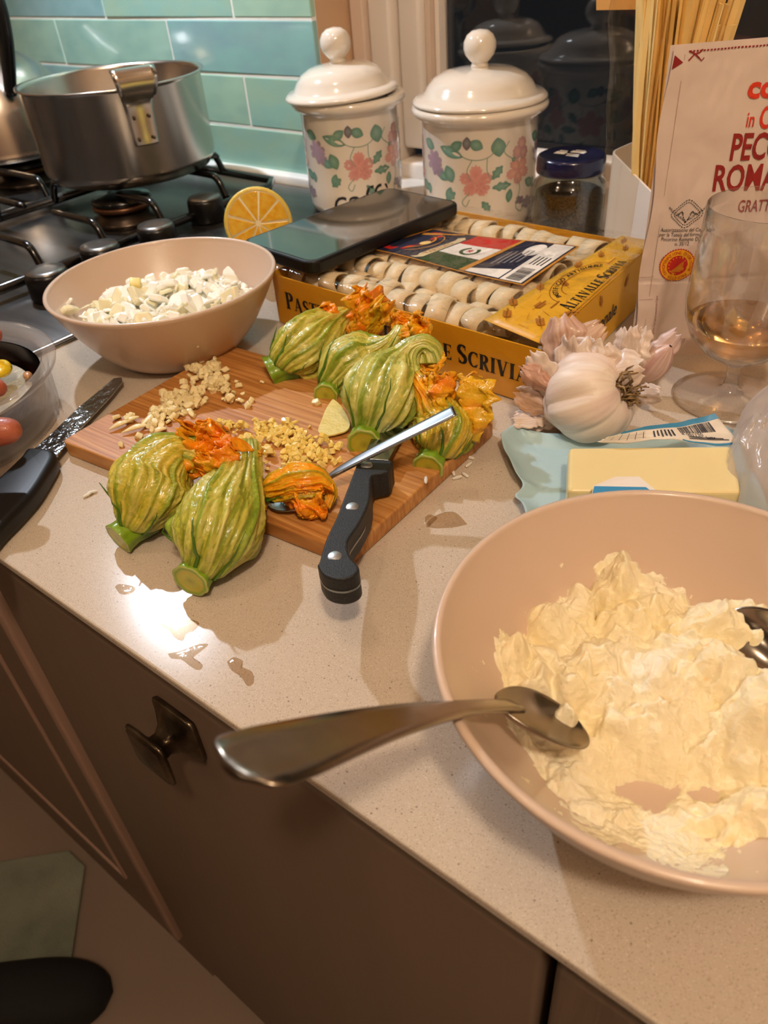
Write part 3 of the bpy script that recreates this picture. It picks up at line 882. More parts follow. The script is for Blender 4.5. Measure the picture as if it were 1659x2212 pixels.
# ------------------------------------------------------------------ stoneware bowls
M_bowl = mat('matt_stoneware', 'D0B7A2', .30, spec=.5, coat=.25, bump=.05, bscale=400)
def bowl_prof(Rr, Hh, base, th=.0035, pw=2.0):
    n = 26
    out, inn = [], []
    for i in range(n + 1):
        t = i / n
        z = .003 + (Hh - .003) * (1 - math.cos(t * PI / 2)) ** .92 if False else .0025 + (Hh - .0025) * t ** pw
        r = base + (Rr - base) * t ** .80
        out.append((r, z))
    return out
def bowl_shape(Rr, Hh, base, th=.0036, ex=1.55):
    """outer and inner wall, r as a function of z"""
    n = 30
    ro = lambda z: base + (Rr - base) * (max(z, 0) / Hh) ** (1 / ex)
    out = [(0, .0012), (base - .004, .0012), (base - .002, .0), (base + .001, .0)] + [(ro(Hh * (i / n) ** 1.3), Hh * (i / n) ** 1.3) for i in range(1, n + 1)]
    out += [(Rr - .0003, Hh + .0011), (Rr - th * .5, Hh + .0016), (Rr - th + .0003, Hh + .0011)]
    inn = [(max(ro(Hh * (i / n) ** 1.3) - th * (1.0 + .3 * (1 - i / n)), 0), Hh * (i / n) ** 1.3 + th * .55 * (1 - i / n)) for i in range(n, 0, -1)]
    inn += [(base - .008, .0040), (base * .5, .0036), (0, .0036)]
    return out + inn, [(r, z) for r, z in inn]
def z_in(inn, r):
    a = sorted(inn)
    return np.interp(r, [q[0] for q in a], [q[1] for q in a])

BB = (-.042, .2005)
BR_, BH = .0885, .070
bb = thing('mixing_bowl', 'large beige bowl of whipped ricotta at the front right', 'bowl', (*BB, 0))
pf, inn_b = bowl_shape(BR_, BH, .036, ex=1.75)
lathe('bowl_body', M_bowl, bb, pf, 128)
OB = (-.520, .3485)
ob = thing('onion_bowl', 'beige bowl full of chopped white onion beside the hob', 'bowl', (*OB, 0))
pf, inn_o = bowl_shape(.0915, .0628, .040, ex=1.75)
lathe('bowl_body', M_bowl, ob, pf, 128)

# ricotta: relief over the inside of the bowl
def ricotta():
    n = 520
    g = np.linspace(-.083, .083, n)
    X, Y = np.meshgrid(g, g, indexing='ij')
    rr = np.hypot(X, Y)
    zb = z_in(inn_b, rr)
    wx, wy = X + BB[0], Y + BB[1]
    H = np.full_like(X, .0005)
    def dome(u, v, r, top, sx=1., ang=0., zz=None):
        q = at(u, v, top * .85 if zz is None else zz)
        dx, dy = wx - q.x, wy - q.y
        c, s = math.cos(ang), math.sin(ang)
        a_, b_ = (dx * c + dy * s) / (r * sx), (-dx * s + dy * c) / r
        return top * np.sqrt(np.clip(1 - (a_ * a_ + b_ * b_) * (1 + .25 * fbm(X * 70 + u, Y * 70, 2., 2)), 0, 1))
    for b in ((1460, 1440, .034, .036), (1290, 1420, .028, .035), (1160, 1440, .022, .037), (1110, 1400, .014, .043), (1335, 1245, .017, .050), (1410, 1290, .022, .043, 1.4), (1560, 1340, .022, .044, 1.3), (1650, 1370, .022, .042),
              (1640, 1500, .028, .032), (1210, 1600, .024, .023), (1300, 1610, .020, .022), (1260, 1700, .022, .013), (1390, 1620, .016, .018), (1500, 1600, .018, .018), (1400, 1560, .02, .026), (1330, 1740, .018, .011), (1420, 1795, .014, .011, 1.5),
              (1560, 1775, .018, .012, 1.5), (1650, 1750, .018, .015), (1180, 1330, .018, .040), (1240, 1290, .016, .042), (1140, 1560, .014, .026), (1580, 1620, .016, .014, 1.4), (1350, 1350, .018, .039), (1230, 1480, .012, .034), (1520, 1400, .02, .037), (1225, 1530, .0085, .0385), (1640, 1500, .018, .040), (1560, 1420, .020, .043)):
        H = np.maximum(H, dome(*b))
    T_ = (np.exp(-(((wx - at(1385, 1705, .006).x) * .85 + (wy - at(1385, 1705, .006).y) * .5) / .027) ** 2 - (((wy - at(1385, 1705, .006).y) * .85 - (wx - at(1385, 1705, .006).x) * .5) / .0090) ** 2))
    H = H * (1 - .92 * T_)
    th = H - zb
    warp = .004
    wX = X + warp * fbm(X * 60, Y * 60, 3., 3)
    wY = Y + warp * fbm(X * 60 + 9, Y * 60, 5., 3)
    a = fbm(wX * 48, wY * 48, 1., 3, .55)
    b = fbm(wX * 130, wY * 130, 2., 3, .55)
    c = fbm(wX * 330, wY * 330, 4., 3, .6)
    rid = 1 - np.abs(pn(wX * 85, wY * 85, 8.)) * 2.2
    k = np.clip((th + .004) / .012, 0, 1)
    th2 = th - .0015 + .0058 * a * (.4 + k) + .0022 * rid * k + .0012 * b + .0006 * c
    # thin ragged smears up the wall
    sm = fbm(X * 30 + 4, Y * 30, 6., 2)
    ring = np.exp(-((rr - .058) / .012) ** 2)
    nearm = np.clip(1 + th / .009, 0, 1)
    sme = -.0012 - .0030 * T_ + .0022 * nearm * np.clip(.5 + sm, -1, 1) + .0013 * b + .0007 * c + .0008 * (rr < .045) + .0016 * np.exp(-((Y + .044) / .016) ** 2) * np.clip((X + .03) / .02, 0, 1) * (sm > -.15)
    th2 = np.maximum(th2, np.where(rr < .074, sme, -1))
    z = zb + th2
    # keep clear of the rim
    lim = np.clip((.0795 - rr) / .008, 0, 1)
    keep = (th2 > -.0004) & (rr < .0790)
    idx = -np.ones(n * n, int)
    vis = keep.copy()
    for dx, dy in ((1, 0), (0, 1), (1, 1)): 
        vis[dx:, dy:] |= keep[:n - dx or None, :n - dy or None]
        vis[:n - dx or None, :n - dy or None] |= keep[dx:, dy:]
    ii = np.flatnonzero(vis.ravel())
    idx[ii] = np.arange(len(ii))
    ox, oy = .0016 * pn(X * 160, Y * 160, 12.), .0016 * pn(X * 160, Y * 160, 17.)
    P_ = np.stack([X + ox * k, Y + oy * k, np.maximum(z, zb - .0012)], -1).reshape(-1, 3)[ii]
    I = idx.reshape(n, n)
    q = np.stack([I[:-1, :-1], I[1:, :-1], I[1:, 1:], I[:-1, 1:]], -1).reshape(-1, 4)
    q = q[(q >= 0).all(1)]
    zest = np.clip((pn(X * 210, Y * 210, 21.) - .72) * 9, 0, 1).ravel()[ii]
    base_c = mixc(np.broadcast_to(np.array(hx('F5E5B8')), (len(ii), 3)), np.array(hx('F3EAD0')), .5 + .8 * pn(X * 40, Y * 40, 30.).ravel()[ii])
    colr = mixc(base_c, np.array(hx('E9B548')), zest * .7)
    me = bpy.data.meshes.new('ricotta')
    me.from_pydata(P_.tolist(), [], q.tolist())
    return me, colr
me, colr = ricotta()
M_ric = mat('whipped_ricotta', 'F3E3B8', .36, vcol=True, sss=.25, sssr=.003, bump=.6, bscale=300, detail=5)
ric = wrap('ricotta', me, M_ric, None, (*BB, .0), cols=colr)
tag(ric, 'whipped ricotta with lemon zest heaped in the large bowl', 'ricotta')

# ------------------------------------------------------------------ spoons in the ricotta
M_cut = mat('cutlery_steel', 'A8A096', .16, metal=1.0, var=.06, vscale=60, bump=.06, bscale=60)
M_cut2 = mat('worn_cutlery_steel', '8A7E70', .24, metal=1.0, var=.15, vscale=50, bump=.12, bscale=50)
def spoon(name, label, cat, tip, neck, end, up, L_bowl=.058, w_bowl=.021, depth=.008, w_neck=.004, w_end=.0115, arch=.004, m=None, concave=1, thick=.0016, taper=None, archp=1.0):
    """tip, neck and end are points of the place; up is roughly where the hollow faces"""
    tip, neck, end = Vector(tip), Vector(neck), Vector(end)
    t_ = thing(name, label, cat, tuple(neck))
    up = Vector(up).normalized()
    m = m or M_cut
    # hollow
    ax = (neck - tip)
    Lb = ax.length
    ax.normalize()
    sd = ax.cross(up).normalized()
    nn = sd.cross(ax).normalized()
    def fn(U, V):
        x = -Lb + Lb * U * 1.04
        w = w_bowl * np.sin(np.clip(U, 0.0, 1) ** .80 * PI * .97 + .012) ** .62
        w = np.maximum(w, np.where(U > .8, w_neck * .5, .0004))
        s = V * 2 - 1
        dp = depth * np.sin(np.clip(U, 0, 1) * PI * .95) ** .7
        z = -dp * (1 - s * s) + dp * .08
        return np.array(ax) * x[..., None] + np.array(sd) * (w * s)[..., None] + np.array(nn) * z[..., None]
    v, f = grid_vf(40, 21, fn)
    mesh_obj('spoon_bowl', v, f, m, t_, mod=[('SOLIDIFY', dict(thickness=thick * .8, offset=0)), ('SUBSURF', dict(levels=1, render_levels=1))])
    # handle
    hv = end - neck
    sdh = hv.normalized().cross(up).normalized()
    nh = sdh.cross(hv.normalized()).normalized()
    n = 46
    v = []
    for i in range(n):
        u = i / (n - 1)
        p = hv * u + nh * (arch * math.sin(u ** archp * PI)) + ax * (-.006 * (1 - u) ** 8)
        ws = np.interp(u, [0, .06, .25, .6, .88, .955, .985, 1], [w_neck, w_neck * .9, w_neck * 1.0, (w_neck + w_end) * .52, w_end, w_end * .97, w_end * .80, w_end * .30]) if taper is None else np.interp(u, taper[0], taper[1])
        tk = thick * (1.5 - .6 * u)
        for k in range(12):
            a = 2 * PI * k / 12
            c, s = math.cos(a), math.sin(a)
            e = 3.0
            q = (abs(c) ** e + abs(s) ** e) ** (-1 / e)
            v.append(p + sdh * (c * q * ws) + nh * (s * q * tk + .12 * ws * (c * q) ** 2))
    f = [(i * 12 + k, i * 12 + (k + 1) % 12, (i + 1) * 12 + (k + 1) % 12, (i + 1) * 12 + k) for i in range(n - 1) for k in range(12)]
    f += [tuple(range(12))[::-1], tuple(range((n - 1) * 12, n * 12))]
    mesh_obj('handle', v, f, m, t_)
    return t_
A_ = at(1262, 1572, .026)
Bn = at(1085, 1520, .050)
En = at(500, 1668, .130)
spoon('serving_spoon', 'large steel spoon whose handle reaches over the bowl rim towards the cabinet', 'spoon', A_, Bn, En, (-.1, .15, 1), w_bowl=.0165, depth=.006, w_neck=.0045, w_end=.0128, arch=.003, m=M_cut2, thick=.0012)
spoon('tablespoon', 'steel spoon half sunk in the ricotta beside the far rim of the bowl', 'spoon', at(1562, 1330, .0400), at(1778, 1505, .0435), at(2080, 1445, .086), (-.5, -.35, .75), w_bowl=.0155, depth=.009, w_neck=.0035, w_end=.009, arch=0.002)
# ------------------------------------------------------------------ dessert spoon on the board
spoon('dessert_spoon', 'small bright steel spoon across the board with an orange blossom in it', 'spoon', at(578, 1090, .0145), at(714, 1048, .0180), at(983, 888, .0560), (-.1, -.1, 1), w_bowl=.0140, depth=.004, w_neck=.0028, w_end=.0055, arch=.0048, archp=.42,
      thick=.0010, m=mat('bright_cutlery', '9DA0A3', .28, metal=1.0), taper=([0, .10, .12, .3, .9, 1], [.0020, .0024, .0032, .0042, .0054, .0052]))

# ------------------------------------------------------------------ knives
M_hblk = mat('black_grained_handle', '151515', .5, bump=.25, bscale=1800, color2='232425', vscale=900)
M_blade = mat('knife_blade', '8C9296', .22, metal=1.0, var=.10, vscale=40)
kt = [(775, 990), (843, 994), (845, 1004), (838, 1020), (806, 1028), (801, 1048), (801, 1069), (797, 1090), (788, 1112), (776, 1135), (762, 1155), (752, 1172), (752, 1190), (758, 1205), (770, 1218), (776, 1228), (772, 1238), (760, 1246), (740, 1251), (716, 1249), (697, 1240), (686, 1222), (690, 1215), (700, 1180), (712, 1150), (727, 1120), (742, 1080), (757, 1040)]
zt, zb_ = .0300, .0122
kp = [at(u, v, .0290) for u, v in kt]
kc = at(745, 1130, 0)
kn = thing('chef_knife', 'black handled kitchen knife with three steel rivets lying across the board', 'knife', tuple(kc))
def fine(poly, n=3):
    return [tuple(p) for p in smooth_path([tuple(q)[:2] for q in poly] + [tuple(poly[0])[:2]], len(poly) * n + 1)[:-1]]
def ktop(v): return .0290 + .0145 * (v - 990) / 260
kp = [at(u, v, ktop(v)) for u, v in kt]
k0_, k1_ = at(810, 990, .029), at(735, 1250, .0435)
kdir = Vector((k1_.x - k0_.x, k1_.y - k0_.y, 0)); kL = kdir.length; kdir.normalize()
def tilt_up(o_):
    for v_ in o_.data.vertices:
        w_ = Vector((v_.co.x + kc.x - k0_.x, v_.co.y + kc.y - k0_.y, 0)).dot(kdir) / kL
        v_.co.z += .0145 * w_
    return o_
hp = fine([(p - kc) for p in kp], 3)
kh_ = prism('handle', M_hblk, kn, hp, zb_, .0292, bev=.0012, seg=3, smooth=False)
tilt_up(kh_)
for u, v in ((792, 1007), (761, 1098), (723, 1204)):
    p = at(u, v, ktop(v) + .0003) - kc
    wz_ = Vector((p.x + kc.x - k0_.x, p.y + kc.y - k0_.y, 0)).dot(kdir) / kL
    lathe('rivet', mat('rivet_steel', 'B9BAB8', .35, metal=.9), kn, [(0, .0004), (.0031, .0004), (.0035, .0001), (.0035, -.001)], 32, loc=(p.x, p.y, .0293 + .0145 * wz_), rot=(.10, .05, 0))
# steel tang line round the handle
tv = [(p[0], p[1], z) for z in (.0202, .0214) for p in hp]
cen = np.mean(np.array(hp), axis=0)
nn_ = len(hp)
tv = [(cen[0] + (x - cen[0]) * 1.0 + .0002 * np.sign(x - cen[0]), cen[1] + (y - cen[1]) * 1.0 + .0002 * np.sign(y - cen[1]), z) for x, y, z in tv]
tg_ = mesh_obj('tang', tv, [(i, (i + 1) % nn_, nn_ + (i + 1) % nn_, nn_ + i) for i in range(nn_)] , M_blade, kn, smooth=False)
tilt_up(tg_)
bp0, bp1 = at(785, 995, .0205) - kc, at(840, 998, .0205) - kc
bt = at(945, 770, .0205) - kc
bl_ = [(bp0.x, bp0.y), (bp1.x, bp1.y), tuple(np.array([bp1.x, bp1.y]) * .4 + np.array([bt.x, bt.y]) * .6), (bt.x, bt.y), tuple(np.array([bp0.x, bp0.y]) * .75 + np.array([bt.x, bt.y]) * .25 - np.array([.004, 0]))]
bt = at(880, 870, .0205) - kc
bl_ = [(bp0.x - .001, bp0.y), (bp1.x, bp1.y), (bt.x + .010, bt.y), (bt.x, bt.y + .004), (bt.x - .012, bt.y - .006)]
prism('blade', M_blade, kn, bl_, .0195, .0215, .0006)
# second knife at the left, wet blade
k2c = at(118, 985, 0)
k2 = thing('paring_knife', 'black handled knife with a wet blade lying left of the board', 'knife', tuple(k2c))
hp2 = [at(u, v, .011) - k2c for u, v in ((118, 978), (122, 992), (108, 1020), (82, 1062), (45, 1105), (0, 1150), (-60, 1215), (-120, 1190), (-60, 1110), (-20, 1055), (20, 1018), (48, 990), (60, 975), (90, 972))]
prism('handle', mat('black_soft_handle', '0C0B0B', .45), k2, fine(hp2, 3), .0008, .0145, bev=.0045, seg=4, smooth=True)
bp2 = [at(u, v, .006) - k2c for u, v in ((125, 985), (168, 932), (236, 860), (264, 826), (263, 816), (246, 818), (208, 850), (171, 880), (112, 937), (52, 990), (80, 1005))]
v, f = prism_vf([(p.x, p.y) for p in bp2], .0050, .0064)
prism('blade', mat('wet_blade', 'A4AAAC', .12, metal=1.0, bump=1.0, bscale=130, var=.2, vscale=80), k2, [(p.x, p.y) for p in bp2], .0050, .0066, .0004)

# ------------------------------------------------------------------ chopped vegetables
def chip_mesh(name, m, size, seed, flat=.5, soft=True):
    r = random.Random(seed)
    bm = bmesh.new()
    n = r.choice((4, 5, 5, 6))
    lo, hi = [], []
    for k in range(n):
        a = 2 * PI * (k + r.uniform(-.25, .25)) / n
        q = size * r.uniform(.7, 1.15)
        lo.append(bm.verts.new((q * math.cos(a), q * math.sin(a) * .8, -size * flat * r.uniform(.7, 1))))
        hi.append(bm.verts.new((q * math.cos(a) * r.uniform(.7, 1.0), q * math.sin(a) * .7, size * flat * r.uniform(.6, 1.1))))
    bm.faces.new(lo[::-1]); bm.faces.new(hi)
    for k in range(n):
        l = (k + 1) % n
        bm.faces.new((lo[k], lo[l], hi[l], hi[k]))
    bmesh.ops.bevel(bm, geom=bm.edges[:], offset=size * .12, segments=1, affect='EDGES')
    me = bpy.data.meshes.new(name)
    bm.to_mesh(me)
    bm.free()
    me.materials.append(m)
    return me
def scatter(name, label, cat, group, meshes, spots):
    out = []
    for x, y, z, s in spots:
        o = bpy.data.objects.new(name, meshes[rng.integers(0, len(meshes))])
        COL.objects.link(o)
        o.location = (x, y, z + CZ)
        o.rotation_euler = (rng.uniform(-.9, .9), rng.uniform(-.9, .9), rng.uniform(0, 6.3))
        o.scale = (s * rng.uniform(.8, 1.3), s * rng.uniform(.8, 1.2), s * rng.uniform(.7, 1.2))
        tag(o, label, cat, group)
        out.append(o)
    return out
M_on = mat('raw_onion', 'FBF8EA', .3, sss=.25, sssr=.004, coat=.1)
M_on2 = mat('raw_onion_yellow', 'F0E8C4', .25, sss=.3, sssr=.004, coat=.3)
M_ga = mat('chopped_garlic', 'EFDDAA', .35, sss=.25, sssr=.003, coat=.15)
M_gi = mat('chopped_ginger', 'EDCB62', .38, sss=.25, sssr=.003, coat=.15, color2='F3DC90', vscale=150)
on_me = [chip_mesh('onion_piece', M_on if i % 5 else M_on2, (.0065, .0085, .0105)[i % 3], 200 + i, flat=(.12, .18, .28)[i % 3]) for i in range(12)]
# rounded heap below, pieces above
def heap(name, m, cx, cy, rad, z0fn, hfn, n, lump, label, cat):
    g = np.linspace(-rad, rad, n)
    X, Y = np.meshgrid(g, g, indexing='ij')
    rr = np.hypot(X, Y)
    z = hfn(X, Y) + lump * fbm(X * 120, Y * 120, 1.5, 3)
    keep = rr < rad
    I = -np.ones((n, n), int)
    I[keep] = np.arange(keep.sum())
    P_ = np.stack([X, Y, z], -1)[keep]
    q = np.stack([I[:-1, :-1], I[1:, :-1], I[1:, 1:], I[:-1, 1:]], -1).reshape(-1, 4)
    q = q[(q >= 0).all(1)]
    o = mesh_obj(name, P_, q, m, None, (cx, cy, 0), smooth=False)
    return tag(o, label, cat, kind='stuff')
def onion_h(X, Y):
    rr = np.hypot(X, Y)
    side = (X * .55 + Y * .15) / .07
    dome = .0455 + .0100 * side * .6 - .010 * (rr / .07) ** 2
    return np.maximum(dome, z_in(inn_o, rr) + .0006)
heap('chopped_onion', M_on, OB[0], OB[1], .068, None, onion_h, 90, .0020, 'bed of chopped white onion filling the bowl beside the hob', 'onion')
sp_ = []
while len(sp_) < 290:
    x, y = rng.uniform(-.078, .078, 2)
    r = math.hypot(x, y)
    if r > .070: continue
    sl = -.35 * x + .5 * y
    if sl > .030 and rng.random() < .85: continue
    zz = float(onion_h(np.array(x), np.array(y)))
    if r > .060: zz = float(z_in(inn_o, r)) + .0055
    sp_.append((OB[0] + x, OB[1] + y, zz + .0022 + rng.uniform(0, .005), rng.uniform(.65, 1.25) * (1 if r < .062 else .75)))
for _ in range(16):
    p_ = at(rng.uniform(118, 215), rng.uniform(640, 690), .05); sp_.append((p_.x, p_.y, max(float(z_in(inn_o, math.hypot(p_.x - OB[0], p_.y - OB[1]))) + .004, .044), rng.uniform(.6, .9)))
sp_ = [q for q in sp_ if math.hypot(q[0] - OB[0], q[1] - OB[1]) < .079]
scatter('onion_piece', 'piece of chopped white onion lying in the bowl beside the hob', 'onion', 'chopped onion pieces in the bowl', on_me, sp_)
o = tag(box('butter_cube', mat('butter_pale', 'F0DD8E', .4, sss=.2), None, (.0085, .0085, .007), bev=.0012, seg=3, loc=(0, 0, 0)), 'single small yellow cube on top of the white onion', 'cube')
p = at(292, 612, .058); o.location = (p.x, p.y, .0575 + CZ); o.rotation_euler = (.4, .2, .9)

def pile(poly_pts, n, z0, hmax, smin, smax, seedspread=1.0, dens=None):
    """random spots inside a soft outline given by (u, v, radius px, weight) blobs"""
    out = []
    w = np.array([b[3] for b in poly_pts], float)
    w /= w.sum()
    while len(out) < n:
        b = poly_pts[rng.choice(len(poly_pts), p=w)]
        a, q = rng.uniform(0, 2 * PI), abs(rng.normal(0, .55))
        if q > 1.25: continue
        u, v = b[0] + b[2] * q * math.cos(a), b[1] + b[2] * q * math.sin(a) * .62
        p = at(u, v, z0)
        s = rng.uniform(smin, smax)
        hz = max(0, 1 - q) * hmax * rng.random() * (b[4] if len(b) > 4 else 1)
        out.append((p.x, p.y, z0 + .0014 * s + hz, s))
    return out
ga_me = [chip_mesh('garlic_piece', M_ga, .0031, 300 + i, flat=(.35, .5, .7)[i % 3]) for i in range(10)]
gi_me = [chip_mesh('ginger_piece', M_gi, .0025, 400 + i, flat=(.45, .6, .8)[i % 3]) for i in range(10)]
sp_ = pile([(450, 815, 55, 4), (400, 870, 55, 4), (370, 890, 45, 2.5), (480, 840, 50, 2.5), (340, 905, 35, 1.5), (330, 930, 40, 1), (280, 915, 35, .8), (500, 870, 40, .8)], 285, BT, .007, .7, 1.5)
sp_ += [(*at(262, 965, BT)[:2], BT + .0015, 1.0), (*at(537, 878, BT)[:2], BT + .0015, 1.1), (*at(568, 828, BT)[:2], BT + .0012, .9), (*at(683, 873, BT)[:2], BT + .0015, 1.1), (*at(545, 868, BT)[:2], BT + .0012, .9)]
scatter('garlic_piece', 'piece of chopped garlic in the pale pile at the back left of the board', 'garlic', 'chopped garlic on the board', ga_me, sp_)
# long garlic slivers
for i, (u, v, u2, v2) in enumerate(((255, 920, 300, 900), (262, 935, 320, 918), (300, 925, 345, 885), (320, 940, 360, 925), (235, 928, 275, 912), (345, 905, 352, 870))):
    p, q = at(u, v, BT + .002), at(u2, v2, BT + .0035)
    o = tube('garlic_sliver', M_ga, None, [p, (p + q) / 2 + Vector((0, .0015, .001)), q], [.0006, .0028, .0009], 8, n=9, flat=.5)
    tag(o, 'long thin sliver of garlic at the left end of the garlic pile', 'garlic', 'garlic slivers on the board')
sp_ = pile([(600, 950, 60, 5), (560, 935, 50, 2.5), (650, 965, 60, 5), (690, 985, 40, 2.5), (520, 930, 40, 1.5), (490, 925, 30, .7), (640, 1000, 50, 2), (580, 985, 45, 1.5), (540, 960, 35, 1.5), (700, 960, 30, 1), (625, 925, 30, .8)], 295, BT, .0055, .7, 1.35)
scatter('ginger_piece', 'tiny cube of chopped yellow ginger in the middle pile on the board', 'ginger', 'chopped ginger on the board', gi_me, sp_)
# slice of ginger leaning by the flowers
gs = [at(u, v, BT) for u, v in ((720, 868), (738, 885), (757, 920), (752, 938), (730, 945), (705, 948), (688, 938), (695, 915), (705, 890))]
gc = at(722, 915, 0)
o = prism('ginger_slice', mat('ginger_flesh', 'D8C56C', .5, sss=.2, sssr=.003, bump=.5, bscale=300, color2='E0CF80', vscale=90), None, fine([g - gc for g in gs], 3), 0, .0013, .0003, loc=(gc.x, gc.y, BT + .0016), rot=(.04, -.05, 0))
tag(o, 'thin round slice of ginger root against the middle flowers', 'ginger')
# loose rice grains by the board's right corner
ri = lathe_vf([(0, -.0034), (.0008, -.0029), (.0011, -.0012), (.0011, .0012), (.0008, .0029), (0, .0034)], 8)
rm = bpy.data.meshes.new('rice_grain'); rm.from_pydata(ri[0], [], ri[1]); rm.materials.append(mat('white_rice', 'E9E2D2', .35, sss=.2)); rm.polygons.foreach_set('use_smooth', [True] * len(rm.polygons))
for u, v, z in ((975, 1018, .0), (983, 1028, .0), (1000, 1022, .0), (962, 1008, 0), (920, 1040, BT), (1030, 965, 0), (1010, 985, 0), (905, 990, BT), (190, 1072, 0), (200, 1066, 0), (1008, 1000, 0)):
    o = bpy.data.objects.new('rice_grain', rm)
    COL.objects.link(o)
    p = at(u, v, z)
    if z == 0 and 900 < u < 1020: p = p + Vector((.003, -.002, 0))
    o.location = (p.x, p.y, z + .0011 + CZ)
    o.rotation_euler = (PI / 2, 0, rng.uniform(0, 3.1))
    tag(o, 'loose white grain of rice scattered around the cutting board', 'rice grain', 'loose grains of rice')

# ------------------------------------------------------------------ film and thin plastic
def film(name, tint='FFFFFF', gloss=.35, haze=0.0, rough=.08, bump=.6, bscale=60, hazec='E8DCD0'):
    m = bpy.data.materials.new(name)
    m.use_nodes = True
    nt = m.node_tree
    nt.nodes.remove(nt.nodes['Principled BSDF'])
    out = nt.nodes['Material Output']
    tr = nt.nodes.new('ShaderNodeBsdfTransparent'); tr.inputs[0].default_value = (*hx(tint), 1)
    gl = nt.nodes.new('ShaderNodeBsdfGlossy'); gl.inputs['Roughness'].default_value = rough
    fr_ = nt.nodes.new('ShaderNodeLayerWeight'); fr_.inputs[0].default_value = .5
    pw_ = nt.nodes.new('ShaderNodeMath'); pw_.operation = 'POWER'; pw_.inputs[1].default_value = 4.0
    nt.links.new(fr_.outputs['Facing'], pw_.inputs[0])
    ma = nt.nodes.new('ShaderNodeMath'); ma.operation = 'MULTIPLY_ADD'; ma.inputs[1].default_value = gloss * 1.5; ma.inputs[2].default_value = gloss * .12
    nt.links.new(pw_.outputs[0], ma.inputs[0])
    mx = nt.nodes.new('ShaderNodeMixShader')
    nt.links.new(ma.outputs[0], mx.inputs[0]); nt.links.new(tr.outputs[0], mx.inputs[1]); nt.links.new(gl.outputs[0], mx.inputs[2])
    last = mx.outputs[0]
    if haze:
        df = nt.nodes.new('ShaderNodeBsdfDiffuse'); df.inputs[0].default_value = (*hx(hazec), 1)
        tl = nt.nodes.new('ShaderNodeBsdfTranslucent'); tl.inputs[0].default_value = (*hx(hazec), 1)
        m1 = nt.nodes.new('ShaderNodeMixShader'); m1.inputs[0].default_value = .4
        nt.links.new(df.outputs[0], m1.inputs[1]); nt.links.new(tl.outputs[0], m1.inputs[2])
        m2 = nt.nodes.new('ShaderNodeMixShader'); m2.inputs[0].default_value = haze
        nt.links.new(last, m2.inputs[1]); nt.links.new(m1.outputs[0], m2.inputs[2])
        last = m2.outputs[0]
    tc = nt.nodes.new('ShaderNodeTexCoord')
    n2 = nt.nodes.new('ShaderNodeTexNoise'); n2.inputs['Scale'].default_value = bscale; n2.inputs['Detail'].default_value = 4
    nt.links.new(tc.outputs['Object'], n2.inputs['Vector'])
    bp = nt.nodes.new('ShaderNodeBump'); bp.inputs['Strength'].default_value = bump; bp.inputs['Distance'].default_value = .004
    nt.links.new(n2.outputs['Fac'], bp.inputs['Height'])
    nt.links.new(bp.outputs[0], gl.inputs['Normal']); nt.links.new(bp.outputs[0], fr_.inputs['Normal'])
    nt.links.new(last, out.inputs[0])
    return m
M_film = film('clear_film', gloss=.45, rough=.09, bump=1.0, bscale=45)
def ink(name, h, rough=.45, metal=0, spec=.5): return mat(name, h, rough, metal=metal, spec=spec)
I_black, I_navy, I_red, I_dred, I_white, I_green, I_gold, I_brown = [ink('ink_' + n, h) for n, h in (('black', '1C1A1C'), ('navy', '1B2038'), ('red', 'C4261C'), ('dark_red', '8E1B1E'), ('white', 'EEE8DE'), ('green', '2F4A22'), ('gold', 'C98A2C'), ('brown', 'A5661C'))]

# ------------------------------------------------------------------ pasta tray
M_card = mat('yellow_card', 'E3A01C', .42, spec=.4)
M_card2 = mat('yellow_card_top', 'EDB32A', .38, spec=.5)
TZ = .050
FLc, FRc, BRc, BLc = [Vector(p) for p in ((-.4815, .4305, 0), (-.2160, .4185, 0), (-.2290, .6280, 0), (-.4660, .6360, 0))]
tr = thing('pasta_tray', 'yellow card tray of fresh pasta tubes sealed in clear film under the phone', 'food package', tuple(FLc))
L0 = FLc
def wall(name, a, b, z0, z1, m, th=.0012, par=tr, org=L0):
    d = (b - a).normalized(); n_ = Vector((d.y, -d.x, 0)) * th
    v = [a - org + Vector((0, 0, z0)), b - org + Vector((0, 0, z0)), b - org - n_ + Vector((0, 0, z0)), a - org - n_ + Vector((0, 0, z0))]
    v += [p + Vector((0, 0, z1 - z0)) for p in v]
    return mesh_obj(name, v, [(0, 3, 2, 1), (4, 5, 6, 7), (0, 1, 5, 4), (1, 2, 6, 5), (2, 3, 7, 6), (3, 0, 4, 7)], m, par, smooth=False)
front = wall('front_wall', FLc, FRc, .001, TZ - .0060, M_card)
sidew = wall('side_wall', FRc, BRc, .001, TZ - .002, M_card2)
wall('back_wall', BRc, BLc, .001, TZ - .004, M_card)
wall('side_wall', BLc, FLc, .001, TZ - .004, M_card)
mesh_obj('tray_floor', [FLc - L0 + Vector((.001, .001, .018)), FRc - L0 + Vector((-.001, .001, .018)), BRc - L0 + Vector((-.001, -.001, .018)), BLc - L0 + Vector((.001, -.001, .018))], [(0, 1, 2, 3)], mat('tray_paper', 'D9C9A8', .7), tr, smooth=False)
